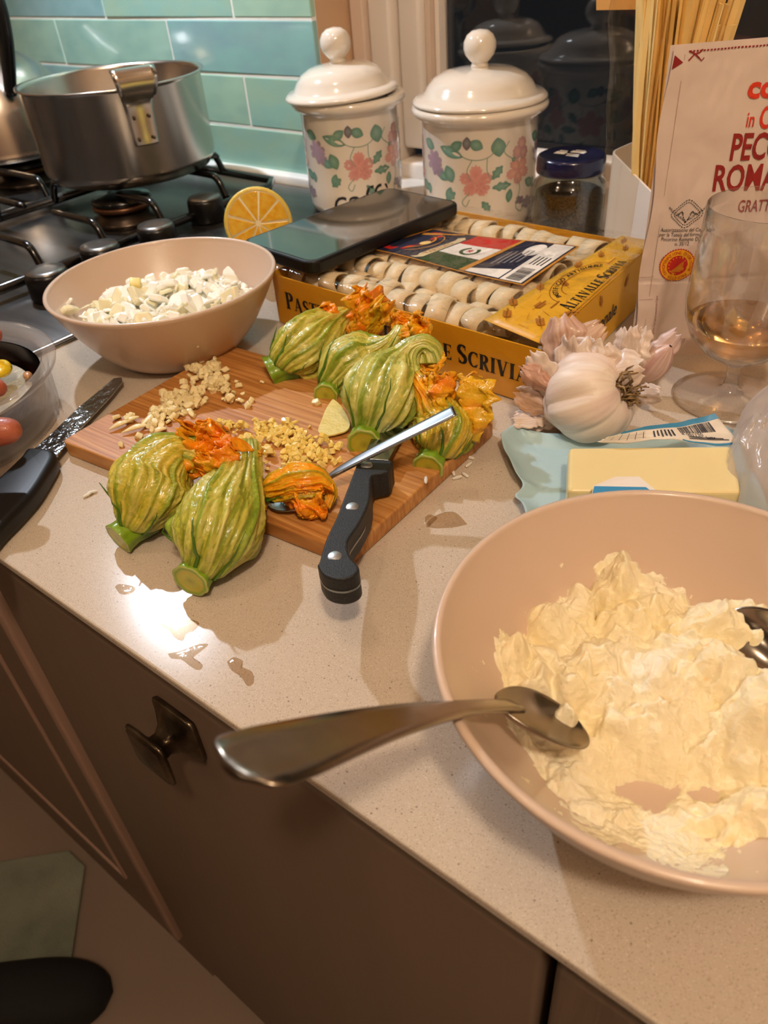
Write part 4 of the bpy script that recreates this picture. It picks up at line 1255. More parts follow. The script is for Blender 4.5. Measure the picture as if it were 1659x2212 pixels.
# top card strip along the right side
def bil(a, b, c, d):
    """map (x, y) in 0..1: a at 0,0; b at 1,0; c at 1,1; d at 0,1"""
    a, b, c, d = map(Vector, (a, b, c, d))
    def f(x, y, off=0.0):
        return a * ((1 - x) * (1 - y)) + b * (x * (1 - y)) + c * (x * y) + d * ((1 - x) * y)
    return f
s0, s1, s2, s3 = [at(u, v, TZ) - L0 for u, v in ((1046, 687), (1172, 741), (1395, 517), (1343, 508))]
s1 = FRc - L0 + Vector((0, 0, TZ)); s2 = BRc - L0 + Vector((0, 0, TZ))
strip = bil(s0, s3, s2, s1)                      # x runs front to back, y runs inside edge to outside edge
v, f = grid_vf(14, 6, lambda U, V: np.array([[tuple(strip(U[i, j], V[i, j]) + Vector((0, 0, -.0011 - .0004 * math.cos(9 * U[i, j])))) for j in range(U.shape[1])] for i in range(U.shape[0])]))
topc = mesh_obj('top_card', v, f, M_card2, tr, mod=[('SOLIDIFY', dict(thickness=.0006, offset=0))])
stm = lambda x, y: strip(x, y) + Vector((0, 0, -.0002))
# lettering on the strip: reads from front to back
asp = (s2 - s1).length / (s1 - s0).length         # strip length over width
def strip_xy(p): return (p[0], p[1])
def on_strip(shapes, m, name='lettering'):
    W_ = (s1 - s0).length; L_ = (s2 - s1).length
    return decal(name, m, topc, shapes, lambda x, y: stm(x / L_, 1 - y / W_))
W_, L_ = (s1 - s0).length, (s2 - s1).length
g_, wtxt = serif_text('ALTAVALLE SCRIVIA', .0138, .80)
on_strip([place2(sh_, L_ * .25, W_ * .10) for sh_ in g_], I_black)
on_strip([quad2(L_ * .24, W_ * .03, L_ * .25 + wtxt, W_ * .045), quad2(L_ * .20, W_ * .07, L_ * .245, W_ * .085)], I_brown, 'rule')
cxs, cys = L_ * .25 + wtxt * .48, W_ * .44
arcs = [stroke2([(cxs + rr_ * 1.5 * math.cos(a), cys + rr_ * math.sin(a) * .82) for a in np.linspace(-.05, PI + .05, 30)], .0009) for rr_ in (.0190, .0290)]
arcs += [quad2(cxs - .056, cys - .0025, cxs - .042, cys - .001), quad2(cxs + .042, cys - .0025, cxs + .056, cys - .001)]
on_strip(arcs, I_brown, 'arch')
word = 'PASTIFICIO ARTIGIANALE'
shp = []
for i, ch in enumerate(word):
    if ch == ' ': continue
    a = PI * (.95 - .90 * i / (len(word) - 1))
    tv_ = text_vf(ch, .0068, bold=.02)
    shp.append(place2(tv_, cxs + .0240 * 1.5 * math.cos(a), cys + .0242 * math.sin(a) * .82, (a - PI / 2) * .8))
on_strip(shp, I_black)
def ear(x, y, rot, s):
    out = []
    for k in range(4):
        for sg in (-1, 1):
            pts = circ2(0, 0, .0016, 10, .0007)
            c_ = place2(poly2(pts), .0018 * sg * .6, k * .0016, sg * -.9 + PI / 2 * 1)
            out.append(place2(c_, x, y, rot, s))
    out.append(place2(quad2(-.0002, -.004, .0002, .006), x, y, rot, s))
    out.append(place2(poly2(circ2(0, .0070, .0007, 10, .0016)), x, y, rot, s))
    return out
ears, bits = [], []
for (x, y, r_) in ((.07, .80, -1), (.10, .28, -.9), (.22, .12, -2.2), (.20, .60, -1.6), (.33, .90, -.9), (.42, .62, -.5), (.60, .90, -1.2), (.75, .75, -.8), (.86, .45, -1), (.93, .72, -1), (.16, .93, -.8)):
    ears += ear(L_ * x, W_ * y, r_, 1.55)
for (x, y, r_) in ((.12, .55, .4), (.05, .45, 1.6), (.27, .75, .2), (.18, .38, 1.2), (.50, .90, .3), (.68, .60, 1.4), (.88, .80, .2), (.30, .30, .5)):
    bits.append(place2(quad2(-.005, -.0002, .005, .0002), L_ * x, W_ * y, r_))
on_strip(ears + bits, ink('ink_ochre', 'B9741A'), 'wheat_print')
g_, _w = serif_text('tradizionale', .012, .8)
sd_f = bil(FRc - L0 + Vector((.0004, 0, 0)), BRc - L0 + Vector((.0004, 0, 0)), BRc - L0 + Vector((.0004, 0, TZ)), FRc - L0 + Vector((.0004, 0, TZ)))
tv_ = text_vf('tradizionale', .020, align='LEFT', bold=.012)
decal('lettering', I_navy, sidew, [place2(tv_, 0, 0, 0, .8)], lambda x, y: sd_f((.06 + x) / .21, (.020 + y + x * .02) / TZ) + Vector((.0003, 0, 0)))
ears = []
for (x, y, r_) in ((.012, .036, .3), (.04, .030, -.4), (.10, .038, .5), (.15, .034, -.5), (.19, .040, 0), (.03, .012, .3)): ears += ear(x, y, r_, 1.1)
decal('wheat_print', ink('ink_ochre', 'B9741A'), sidew, ears, lambda x, y: sd_f(x / .21, y / TZ) + Vector((.0003, 0, 0)))
# big serif line on the front
fw = (FRc - FLc).length
g_, wt_ = serif_text('PASTIFICIO ALTAVALLE SCRIVIA', .0150, .78, .80)
fr_f = bil(FLc - L0, FRc - L0, FRc - L0 + Vector((0, 0, .05)), FLc - L0 + Vector((0, 0, .05)))
k_ = fw * .915 / wt_
decal('lettering', I_black, front, [([(p[0] * k_, p[1]) for p in v_], f_) for v_, f_ in g_], lambda x, y: fr_f((x + fw * .05) / fw, (y + .0165) / .05) + Vector((0, -.0004, 0)))
# label card lying under the film
lq = [at(u, v, TZ + .0012) - L0 for u, v in ((797, 537), (1131, 618), (1253, 533), (933, 496))]
lab = bil(*lq)
LW, LH_ = (lq[1] - lq[0]).length, (lq[3] - lq[0]).length
def lgrid(x0, y0, x1, y1, nx=8, ny=4): 
    xs, ys = np.linspace(x0, x1, nx + 1), np.linspace(y0, y1, ny + 1)
    return [(x, y) for x in xs for y in ys], [(i * (ny + 1) + j, (i + 1) * (ny + 1) + j, (i + 1) * (ny + 1) + j + 1, i * (ny + 1) + j + 1) for i in range(nx) for j in range(ny)]
wob = lambda x, y: .0007 * math.sin(7 * x + 2 * y)
lm = lambda l: (lambda x, y: lab(x, y) + Vector((0, 0, l + wob(x, y))))
lbl = decal('label_card', I_gold, tr, [lgrid(0, 0, 1, 1, 16, 8)], lm(0))
lbl['label'] = 'navy label with a red, white and green flag'
decal('label_print', I_navy, lbl, [lgrid(.015, .02, .985, .98, 16, 8)], lm(.0001))
decal('flag_green', I_green, lbl, [lgrid(.34, .03, .60, .34, 6, 3)], lm(.0002))
decal('flag_white', I_white, lbl, [lgrid(.34, .34, .62, .67, 6, 3), lgrid(.85, .03, .975, .97, 3, 6), fan2(circ2(.80, .76, .055, 24, .16)), fan2([(.63, .04), (.84, .04), (.84, .26), (.63, .12)])], lm(.0002))
decal('flag_red', I_red, lbl, [lgrid(.34, .67, .63, .97, 6, 3)], lm(.0002))
wr = [stroke2([(.48 + .045 * math.cos(a), .50 + .10 * math.sin(a)) for a in np.linspace(2.2, 7.2, 26)], .012)]
for a in np.linspace(2.3, 7.1, 22):
    wr.append(poly2([(.48 + .045 * math.cos(a) + x, .50 + .10 * math.sin(a) + y) for x, y in ((-.012, .0), (0, .028), (.014, .006), (0, -.022))]))
decal('emblem_wreath', I_green, lbl, wr, lm(.0003))
decal('emblem_star', I_red, lbl, [poly2([(.48 + (.022 if i % 2 == 0 else .009) * math.cos(PI / 2 + i * PI / 5), .51 + (.060 if i % 2 == 0 else .024) * math.sin(PI / 2 + i * PI / 5)) for i in range(10)])], lm(.0003))
decal('ribbon', ink('ink_cream', 'D8C49A'), lbl, [poly2([(.275, .04), (.30, .10), (.285, .16), (.29, .72), (.275, .80), (.30, .86), (.33, .80), (.335, .10), (.31, .04)])], lm(.0004))
decal('lettering', I_brown, lbl, [([(.312 - y, .14 + x) for x, y in v_], f_) for v_, f_ in [place2((lambda t: ([(p[0] * 2.2, p[1]) for p in t[0]], t[1]))(text_vf('TARTUFO', .045, 'LEFT', 1.0)), .05, 0)]], lm(.0005))
decal('gold_band', I_gold, lbl, [poly2([(.60, .03), (.635, .03), (.665, .97), (.64, .97)]), poly2([(.03, .80), (.26, .97), (.26, .93), (.05, .72)])], lm(.0003))
decal('brand_mark', I_red, lbl, [([(.135 - y * .9 + .02 * math.sin(x * 9), .10 + x) for x, y in v_], f_) for v_, f_ in [place2((lambda t: ([(p[0] * 2.0, p[1]) for p in t[0]], t[1]))(text_vf('ANTICA TERRA', .085, 'LEFT', 1.0, .03)), 0, 0)]] if False else [poly2([(.05, .12), (.11, .10), (.13, .90), (.07, .88)]), poly2([(.14, .18), (.165, .18), (.175, .80), (.15, .82)])], lm(.0002))
decal('brand_arc', I_gold, lbl, [stroke2([(.13 + .075 * math.cos(a), .48 + .24 * math.sin(a)) for a in np.linspace(-1.4, 1.4, 24)], .012), stroke2([(.14 + .11 * math.cos(a), .48 + .33 * math.sin(a)) for a in np.linspace(-1.2, 1.2, 24)], .008)], lm(.0003))
decal('brand_shell', ink('ink_pale_gold', 'E3C27A'), lbl, [fan2(circ2(.185, .48, .026, 18, .075))], lm(.0004))
ln_ = []
for k in range(5):
    y0 = .30 + .03 * k
    ln_.append(([(.695 + .028 * k, y) for y in (0,)] and [(.690 + .028 * k, y0), (.700 + .028 * k, y0), (.700 + .028 * k, .66 + .02 * k), (.690 + .028 * k, .66 + .02 * k)], [(0, 1, 2, 3)]))
decal('small_print', ink('ink_grey', '8F8C90'), lbl, ln_, lm(.0003))
bars = []
y = .06
r_ = random.Random(5)
while y < .34:
    w = r_.choice((.006, .010, .014))
    bars.append(quad2(.875, y, .955, y + w)); y += w + r_.choice((.006, .010))
bars += [quad2(.88 + .022 * k, .42, .888 + .022 * k, .62) for k in range(4)]
decal('barcode', I_black, lbl, bars, lm(.0003))
# pasta tubes
def ring_mesh(r, w, th, seed):
    v, f = [], []
    n = 22
    rs = np.random.default_rng(seed)
    sq = 1.12 + .12 * rs.random()
    for k in range(n):
        a = 2 * PI * k / n
        for (rr_, y) in ((r, -w / 2), (r, w / 2), (r - th, w / 2), (r - th, -w / 2)):
            v.append((rr_ * math.cos(a) * sq, y + .0008 * math.sin(2 * a + seed), rr_ * math.sin(a) / sq))
    for k in range(n):
        l = (k + 1) % n
        for q in range(4): f.append((k * 4 + q, l * 4 + q, l * 4 + (q + 1) % 4, k * 4 + (q + 1) % 4))
    me_ = bpy.data.meshes.new('pasta_tube')
    me_.from_pydata(v, [], f)
    bm = bmesh.new(); bm.from_mesh(me_); bmesh.ops.recalc_face_normals(bm, faces=bm.faces[:]); bm.to_mesh(me_); bm.free()
    me_.polygons.foreach_set('use_smooth', [True] * len(me_.polygons))
    md_ = M_pasta
    me_.materials.append(md_)
    return me_
M_pasta = mat('fresh_pasta', 'EAD4AC', .55, sss=.1, sssr=.004, var=.05, vscale=60, bump=.15, bscale=300)
pm = [ring_mesh(.0108, .0165, .0014, i) for i in range(5)]
inner = bil(FLc + Vector((.012, .012, 0)), FRc + Vector((-.016, .014, 0)), BRc + Vector((-.016, -.012, 0)), BLc + Vector((.012, -.012, 0)))
for j in range(9):
    for i in range(13):
        x, y = (i + .35 + .3 * (j % 2)) / 13, (j + .5 + rng.uniform(-.12, .12)) / 9
        if x > .97 or (x > .84 and j < 8) or x > .88: continue
        p = inner(x, y)
        lift = .004 if j % 3 != 1 else -.003
        o = bpy.data.objects.new('pasta_tube', pm[rng.integers(0, 5)])
        COL.objects.link(o)
        o.location = (p.x, p.y, .0350 + lift + rng.uniform(-.0015, .0015) + CZ)
        o.rotation_euler = (rng.uniform(-.12, .12), rng.uniform(-.3, .3), R(87) + rng.uniform(-.22, .22))
        tag(o, 'short pale tube of fresh pasta under the clear film of the yellow tray', 'pasta', 'fresh pasta tubes in the tray')
# film over the top and down the front
ft = bil(FLc - L0 + Vector((-.002, -.0012, 0)), FRc - L0 + Vector((.0012, -.0012, 0)), BRc - L0 + Vector((.002, .002, 0)), BLc - L0 + Vector((-.002, .002, 0)))
def film_fn(U, V):
    o = np.zeros(U.shape + (3,))
    nz = fbm(U * 9, V * 5, 3., 4, .6)
    nz2 = np.abs(pn(U * 14, V * 9, 5.))
    for i in range(U.shape[0]):
        for j in range(U.shape[1]):
            x, t = U[i, j], V[i, j]
            if t < .18: y, z = 0., .002 + (TZ - .002) * t / .18
            else: y, z = (t - .18) / .82, TZ + .0021 + .0013 * nz[i, j] - .0014 * nz2[i, j] - .002 * math.exp(-((x - .45) / .4) ** 2) * math.exp(-((y - .12) / .10) ** 2)
            p = ft(x, y)
            o[i, j] = (p.x, p.y - (.0008 * nz[i, j] + .0006 if t < .18 else 0), z)
    return o
v, f = grid_vf(110, 80, film_fn)
fo = mesh_obj('film', v, f, M_film, tr)
fo['label'] = 'crinkled clear film'

# ------------------------------------------------------------------ phone
pz = .0520
pt = [at(u, v, pz + .0105) for u, v in ((533, 515), (655, 578), (977, 440), (858, 401))]
pc_ = sum(pt, Vector()) / 4
ph = thing('smartphone', 'black smartphone lying face up on the left of the pasta tray', 'phone', (pc_.x, pc_.y, pz))
pl = [p - pc_ for p in pt]
ax_ = ((pl[3] - pl[0]) + (pl[2] - pl[1])); ax_.z = 0; Lp = ax_.length / 2; ax_.normalize()
sx_ = Vector((ax_.y, -ax_.x, 0)); Wp = abs((pl[1] - pl[0]).dot(sx_))
def rrect(l, w, r, n=6):
    out = []
    for cx_, cy_, a0 in ((l / 2 - r, w / 2 - r, 0), (-l / 2 + r, w / 2 - r, PI / 2), (-l / 2 + r, -w / 2 + r, PI), (l / 2 - r, -w / 2 + r, 3 * PI / 2)):
        for k in range(n + 1):
            a = a0 + PI / 2 * k / n
            out.append((cx_ + r * math.cos(a), cy_ + r * math.sin(a)))
    return out
ra = math.atan2(ax_.y, ax_.x)
def rot2(poly, a): return [(x * math.cos(a) - y * math.sin(a), x * math.sin(a) + y * math.cos(a)) for x, y in poly]
prism('case', mat('phone_case', '0B0B0C', .38), ph, rot2(rrect(Lp, Wp, .012), ra), 0, .0108, bev=.0022, seg=3, smooth=False)
prism('screen', mat('screen_glass', '050607', .04, spec=.8, coat=1), ph, rot2(rrect(Lp - .007, Wp - .007, .009), ra), .0100, .01095, bev=.0003)
for k in range(3):
    q = sx_ * (Wp / 2 - .0002) * (1 if sx_.y < 0 else -1) + ax_ * (-.012 + .004 * k - Lp * .18)
    lathe('speaker_hole', I_black, ph, [(0, .0004), (.0011, .0003), (.0011, -.0003)], 12, loc=(q.x, q.y, .0055), rot=(PI / 2, 0, ra))

# ------------------------------------------------------------------ canisters
M_cer = mat('white_glaze', 'E9DFD0', .10, coat=.8, spec=.6)
P_leaf, P_leaf2, P_rose, P_roseD, P_mauve, P_peach, P_stem = [np.array(hx(h)) for h in ('628A7A', '94B4A2', 'DFA39A', 'BC6C6E', '9C8694', 'E6C2A4', '86A08E')]
M_print = mat('enamel_print', 'FFFFFF', .14, coat=.6, vcol=True)
def blossom(x, y, r, rot, c0, c1, n=5, sq=1.0, seed=1):
    """frilled petals as fans with colour running from heart to edge"""
    out, cols = [], []
    rs = random.Random(seed)
    for k in range(n):
        a = rot + 2 * PI * k / n
        pts = []
        for q in range(17):
            t = q / 16
            ang = (t - .5) * 2 * PI / n * 1.15
            rad = r * (math.sin(t * PI) ** .35) * (1 + .07 * math.sin(q * 2.4 + k))
            pts.append((x + rad * math.cos(a + ang), y + rad * sq * math.sin(a + ang)))
        out.append(fan2(pts + [(x, y)], (x + r * .35 * math.cos(a), y + r * .35 * sq * math.sin(a))))
        m_ = [c0 * .5 + c1 * .5] + [c1 * rs.uniform(.85, 1.05)] * 17 + [c0]
        cols += m_
    return out, cols
def leaf(x, y, L, w, rot, c=None, lobes=0):
    c = P_leaf if c is None else c
    pts = []
    for q in range(24):
        t = q / 24 * 2
        if t <= 1: px_, py_ = t, math.sin(t * PI) ** .8 * (1 + .25 * lobes * math.sin(t * 20))
        else: px_, py_ = 2 - t, -math.sin((2 - t) * PI) ** .8 * (1 + .25 * lobes * math.sin(t * 20))
        pts.append((px_ * L, py_ * w))
    s = place2(fan2(pts, (L * .45, 0)), x, y, rot)
    return [s], [c * 1.25 * .5 + P_leaf2 * .5] + [c] * 24
def vine(pts, w=.0007, c=None):
    p = smooth_path(pts, 26)
    s = stroke2([tuple(q) for q in p], w)
    return [s], [P_stem if c is None else c] * 52
def floral(par, Rb, a0):
    """a0: angle of the centre of the print; local x = arc length, y = height"""
    S, C_ = [], []
    def add(r):
        S.extend(r[0]); C_.extend(r[1])
    def motif(ox):
        add(vine([(ox - .028, .088), (ox - .018, .090), (ox - .008, .081), (ox + .004, .079), (ox + .014, .083), (ox + .018, .093)]))
        add(vine([(ox - .002, .079), (ox - .006, .070), (ox - .003, .062)]))
        add(vine([(ox + .010, .080), (ox + .010, .070), (ox + .013, .062)]))
        add(vine([(ox - .004, .052), (ox - .010, .044), (ox - .007, .040), (ox - .004, .046)]))
        add(vine([(ox + .028, .092), (ox + .024, .084), (ox + .030, .078), (ox + .036, .076)]))
        add(vine([(ox + .036, .060), (ox + .040, .050), (ox + .036, .036), (ox + .042, .030), (ox + .046, .038)]))
        add(leaf(ox - .030, .089, .022, .0045, -.35))
        add(leaf(ox - .010, .094, .013, .0040, -2.5)); add(leaf(ox - .004, .094, .012, .0045, -.5)); add(leaf(ox - .006, .098, .011, .0035, -1.6, P_mauve * .5))
        add(leaf(ox + .018, .096, .016, .0062, -1.45))
        add(leaf(ox - .024, .074, .015, .0050, -1.2)); add(leaf(ox - .022, .062, .013, .0038, 2.7)); add(leaf(ox - .020, .056, .012, .0032, -1.9))
        add(leaf(ox + .014, .062, .014, .0036, .9, None, 1)); add(leaf(ox + .014, .055, .017, .0036, .05, None, 1)); add(leaf(ox + .006, .044, .011, .0030, -.9, None, 1)); add(leaf(ox - .016, .052, .012, .0034, -2.4, None, 1))
        add(blossom(ox + .001, .061, .0135, .3, P_roseD, P_rose, 5, 1.0, 3)); add(blossom(ox + .004, .056, .0085, 1.2, P_roseD, P_rose * .9, 5, .8, 5))
        add(blossom(ox + .038, .066, .0120, .9, P_peach, P_rose * .9 + P_mauve * .05, 5, .95, 7)); add(blossom(ox + .040, .083, .0085, 1.4, P_peach, P_mauve * .6 + P_rose * .4, 3, 1.2, 8))
        add(leaf(ox + .030, .052, .012, .0032, -1.7)); add(leaf(ox + .046, .056, .014, .0042, -.5)); add(leaf(ox + .032, .074, .0045, .002, 1.2))
        add(blossom(ox + .050, .036, .0080, .5, P_leaf2 * .6, P_mauve, 6, .7, 9)); add(blossom(ox + .040, .040, .0050, .5, P_leaf2 * .5, P_mauve * .9, 4, .8, 10))
        add(blossom(ox - .038, .076, .0095, .2, P_mauve, P_mauve * 1.25, 7, 1, 11)); add(blossom(ox - .034, .070, .0070, .9, P_mauve * .8, P_mauve * 1.2, 6, 1, 12))
        add(leaf(ox - .046, .056, .010, .0030, -1.4)); add(leaf(ox - .050, .092, .014, .0045, -.4))
    motif(0); motif(-.104); motif(.104)
    S[:] = [([(p[0] * 1.28, .060 + (p[1] - .066) * 1.16) for p in v], f) for v, f in S]
    fn = lambda x, y: Vector(((Rb + .00025) * math.cos(a0 + x / Rb), (Rb + .00025) * math.sin(a0 + x / Rb), y))
    V, F = join_vf([([(p[0], p[1], 0) for p in v], f) for v, f in S])
    V = [fn(p[0], p[1]) for p in V]
    return mesh_obj('flower_print', V, F, M_print, par, smooth=False, cols=np.clip(np.array(C_), 0, 1))
def canister(label, x, y, Rb, a0, s=1.0, tilt=(0, 0), text=None, lid_off=(0, 0)):
    t = thing('storage_canister', label, 'canister', (x, y, .0048 if text else 0))
    b = lathe('jar_body', M_cer, t, [(0, .0015), (Rb * .90, .0015), (Rb * .95, .003), (Rb * .985, .010), (Rb, .03), (Rb, .104), (Rb * 1.02, .107), (Rb * 1.11, .1085), (Rb * 1.165, .1125), (Rb * 1.165, .1155), (Rb * 1.12, .1185), (Rb * .98, .1185), (Rb * .93, .112), (Rb * .93, .01), (0, .006)], 112)
    floral(b, Rb, a0)
    if text:
        tv_ = text_vf(text, .040, bold=-.004)
        dg = [(p[0] + .18 * p[1], p[1]) for p in tv_[0]]
        decal('lettering', I_black, b, [(dg, tv_[1])], lambda x_, y_: Vector(((Rb + .0003) * math.cos(a0 + (x_ + .004) / Rb), (Rb + .0003) * math.sin(a0 + (x_ + .004) / Rb), y_ + .018)))
    l = lathe('lid', M_cer, t, [(0, .1492), (.012, .1488), (Rb * .35, .1482), (Rb * .58, .1462), (Rb * .76, .1415), (Rb * .88, .1345), (Rb * .945, .1275), (Rb * 1.00, .1256), (Rb * 1.08, .1248), (Rb * 1.13, .1225), (Rb * 1.15, .1205), (Rb * 1.12, .1190), (Rb * .92, .1186), (Rb * .90, .112), (0, .112)], 112, loc=(lid_off[0], lid_off[1], lid_off[2] if len(lid_off) > 2 else 0), rot=(tilt[0], tilt[1], 0))
    lathe('lid_knob', M_cer, l, [(0, .148), (.0095, .1485), (.0085, .1510), (.0080, .1530), (.0105, .1550), (.0148, .1600), (.0165, .1655), (.0160, .1715), (.0130, .1770), (.0080, .1805), (0, .1818)], 48)
    return t
canister('white floral canister with a ball knob lid nearer the hob, lettered under the flowers', -.630, .718, .0550, R(-44), text='caffè', tilt=(.03, -.03), lid_off=(0.001, -.003, .001))
canister('white floral canister with a ball knob lid in front of the dark window', -.479, .752, .0610, R(-62))

# ------------------------------------------------------------------ pepper jar
M_clear = film('clear_glass', gloss=.95, rough=.03, bump=0)
M_thick = film('jar_glass', gloss=.8, rough=.04, bump=.15, tint='EAEDE8')
jr = thing('pepper_jar', 'small glass jar of ground pepper with a navy screw lid', 'jar', (-.371, .753, 0))
lathe('glass_body', M_thick, jr, [(0, .001), (.033, .001), (.0365, .004), (.037, .010), (.037, .045), (.0355, .051), (.031, .0555), (.0305, .064), (.0290, .064), (.0288, .057), (.0335, .050), (.0350, .044), (.0350, .008), (.032, .0045), (0, .004)], 64)
lathe('pepper', mat('ground_pepper', '6E5340', .9, color2='2E2019', vscale=500, bump=.8, bscale=500), jr, [(0, .0048), (.0320, .0048), (.0346, .008), (.0346, .040), (.030, .0425), (.015, .041), (0, .0425)], 64)
jl = lathe('screw_lid', mat('navy_lid', '14163A', .25, coat=.5), jr, [(.0300, .0605), (.0338, .0605), (.0343, .062), (.0340, .073), (.0330, .0752), (.0300, .0765), (.0285, .0760), (.0, .0760)], 64)
decal('lid_print', I_white, jl, [quad2(-.004, .002, .012, .007), quad2(-.002, .008, .009, .0095), quad2(-.018, -.004, -.006, .002), quad2(-.017, .003, -.008, .005), quad2(-.004, -.003, .010, -.001), quad2(-.002, -.0065, .012, -.0045)], lambda x, y: Vector((x * .95, y * 1.5, .0763)))

# ------------------------------------------------------------------ white holder with the dry pasta
wp = [(-.323, .735), (-.236, .640), (-.175, .690), (-.190, .785), (-.250, .822), (-.315, .815)]
wcx, wcy = -.25, .735
ho = thing('white_holder', 'white plastic holder with a cut-away rim, dry pasta standing in it', 'holder', (wcx, wcy, 0))
ring_ = roundpoly([(x - wcx, y - wcy) for x, y in wp], .014, 5)
nr = len(ring_)
V_ = []
for lv, off in ((0, 0), (1, 0), (2, 0), (3, .0022), (4, .0022)):
    for x, y in ring_:
        q = 1 - off / .075
        u_ = (x * .69 - y * .72) / .09
        top = .086 - .010 * max(0, u_) ** 1.5
        z = {0: .0005, 1: top * .5, 2: top, 3: top + .0003, 4: .004}[lv]
        V_.append((x * q, y * q, z))
F_ = [(l * nr + k, l * nr + (k + 1) % nr, (l + 1) * nr + (k + 1) % nr, (l + 1) * nr + k) for l in range(4) for k in range(nr)]
F_ += [tuple(range(nr))[::-1], tuple(range(4 * nr, 5 * nr))]
mesh_obj('holder_wall', V_, F_, mat('white_plastic', 'EFE6DA', .30, coat=.2), ho, smooth=False)
def aty(u, v, y):
    r = RC @ np.array([u - IW / 2, v - IH / 2, FP])
    t = y / r[1]
    return Vector((r[0] * t, y, HC + r[2] * t))
M_dry = mat('dry_pasta', 'FFDF96', .45, var=.05, vscale=30, sss=.1, sssr=.003)
base_p = Vector((-.262, .705, .010))
for i in range(120):
    r1, r2 = rng.random(), rng.random()
    yy = .675 + .045 * r2
    tp = aty(1372 + 222 * r1 ** .9, -20 + 25 * rng.random(), yy)
    dirn = Vector((tp.x - (-.262 + .018 * (r1 - .5)), tp.y - (.700 + .02 * (r2 - .5)), tp.z - .008))
    b0 = Vector((-.262 + .020 * (r1 - .4), .700 + .02 * (r2 - .5), .008))
    ltop = 1.0 + .06 * rng.random() if r1 < .8 else rng.uniform(.90, 1.02)
    e0 = b0 + dirn * ltop
    mid_ = (b0 + e0) / 2 + Vector((rng.uniform(-.004, .004), rng.uniform(-.003, .003), 0))
    wv = Vector((math.cos(a_ := rng.uniform(-1.0, 1.3)), math.sin(a_), 0))
    pth = smooth_path([b0, mid_, e0], 8)
    vv, ff = tube_vf(pth, .0045, 4, flat=.22, up=tuple(wv))
    o = mesh_obj('pasta_ribbon', np.array(vv) - np.array(b0), ff, M_dry, None, tuple(b0), smooth=False)
    tag(o, 'long flat ribbon of dry pasta standing in the white holder', 'pasta', 'dry pasta ribbons in the bag')
pb = thing('pasta_bag', 'clear open cellophane bag around the upright dry pasta', 'bag', (-.27, .69, .005))
def bagf(U, V):
    z = .01 + .26 * V
    ang = U * 2 * PI
    cx_ = -.268 + .055 * V
    rx = .030 + .050 * V + .012 * np.clip(pn(U * 3, V * 2, 1.), -1, 1)
    ry = .018 + .014 * V
    x = cx_ + rx * np.cos(ang) * (1 + .12 * pn(np.cos(ang) * 2, V * 5, 3.)) - .012
    y = .695 + ry * np.sin(ang) * (1 + .15 * pn(np.sin(ang) * 2, V * 5, 7.))
    return np.stack([x + .27, y - .69, z - .005], -1)
v, f = grid_vf(60, 40, bagf)
mesh_obj('cellophane', v, f, film('cellophane', gloss=.22, bump=.8, bscale=25, tint='FBF6EE'), pb)
hc_ = [aty(u, v, .712) - Vector((-.27, .69, .005)) for u, v in ((1288, 22), (1540, 18), (1540, -60), (1288, -60))]
mesh_obj('header_card', hc_, [(0, 1, 2, 3)], mat('tan_card', 'D9A55C', .6), pb, smooth=False, mod=[('SOLIDIFY', dict(thickness=.001))])

# ------------------------------------------------------------------ grated cheese bag
B0 = Vector((-.195, .520, 0)); rd = Vector((.78, .625, 0)).normalized(); nd = Vector((rd.y, -rd.x, 0))
BWd, BHt = .150, .204
cb = thing('cheese_bag', 'pale standing bag of grated cheese with red lettering and a torn-off top line', 'bag', tuple(B0))
def bagpt(s, h, lift=0.0):
    u_, v_ = min(max(s / BWd, 0), 1), min(max(h / BHt, 0), 1)
    seam_ = min(u_, 1 - u_) * BWd
    puff = .0045 * min(1, max(0, seam_ - .009) / .03) ** .7 * math.sin(PI * (1 - v_) * .5 + .0) ** .8 * (.35 + .65 * math.sin(PI * min(1, v_ * 1.0 + .05)))
    cr = .0011 * float(fbm(s * 40, h * 28, 2., 3)) + .0008 * float(np.abs(pn(s * 110, h * 40, 5.)))
    if .058 < h < .0595: cr -= .0008
    lean = .004 * v_
    edge = .0015 * math.sin(h * 70) * (1 - u_) ** 6
    return rd * (s + edge) + nd * (puff + cr + lift) + Vector((0, 0, h)) - nd * lean
def bag_grid(U, V): return np.array([[tuple(bagpt(U[i, j] * BWd, V[i, j] * BHt)) for j in range(U.shape[1])] for i in range(U.shape[0])])
v, f = grid_vf(110, 150, bag_grid)
M_bag = mat('pearly_bag', 'E0CCBF', .25, coat=.5, spec=.5, bump=.5, bscale=45)
bf = mesh_obj('front_sheet', v, f, M_bag, cb)
v, f = grid_vf(20, 24, lambda U, V: np.array([[tuple(rd * U[i, j] * BWd - nd * (.014 * math.sin(PI * U[i, j]) * (1 - V[i, j]) + .0030 + .004 * V[i, j]) + Vector((0, 0, V[i, j] * BHt * .998 + .0003))) for j in range(U.shape[1])] for i in range(U.shape[0])]))
mesh_obj('back_sheet', v, f, M_bag, cb)
onb = lambda x, y: bagpt(x, y, .0006)
def btext(s, x, y, h, cond, m, bold=0., skew=0., rise=-.045, name='lettering'):
    tv_ = text_vf(s, h / .72, 'LEFT', cond, bold)
    decal(name, m, bf, [([(x + p[0] + skew * p[1], y + p[1] + rise * p[0]) for p in tv_[0]], tv_[1])], onb)
I_coop, I_brick = ink('ink_orange_red', 'DD3A1E'), ink('ink_brick', '96231F')
btext('coop', .0500, .1780, .0125, 1.05, I_coop, .035)
btext('in', .0525, .1600, .0090, .62, I_coop, .01)
btext('C', .0605, .1603, .0130, .62, I_coop, .02)
btext('PECORINO', .0455, .1440, .0160, .62, I_brick, .022)
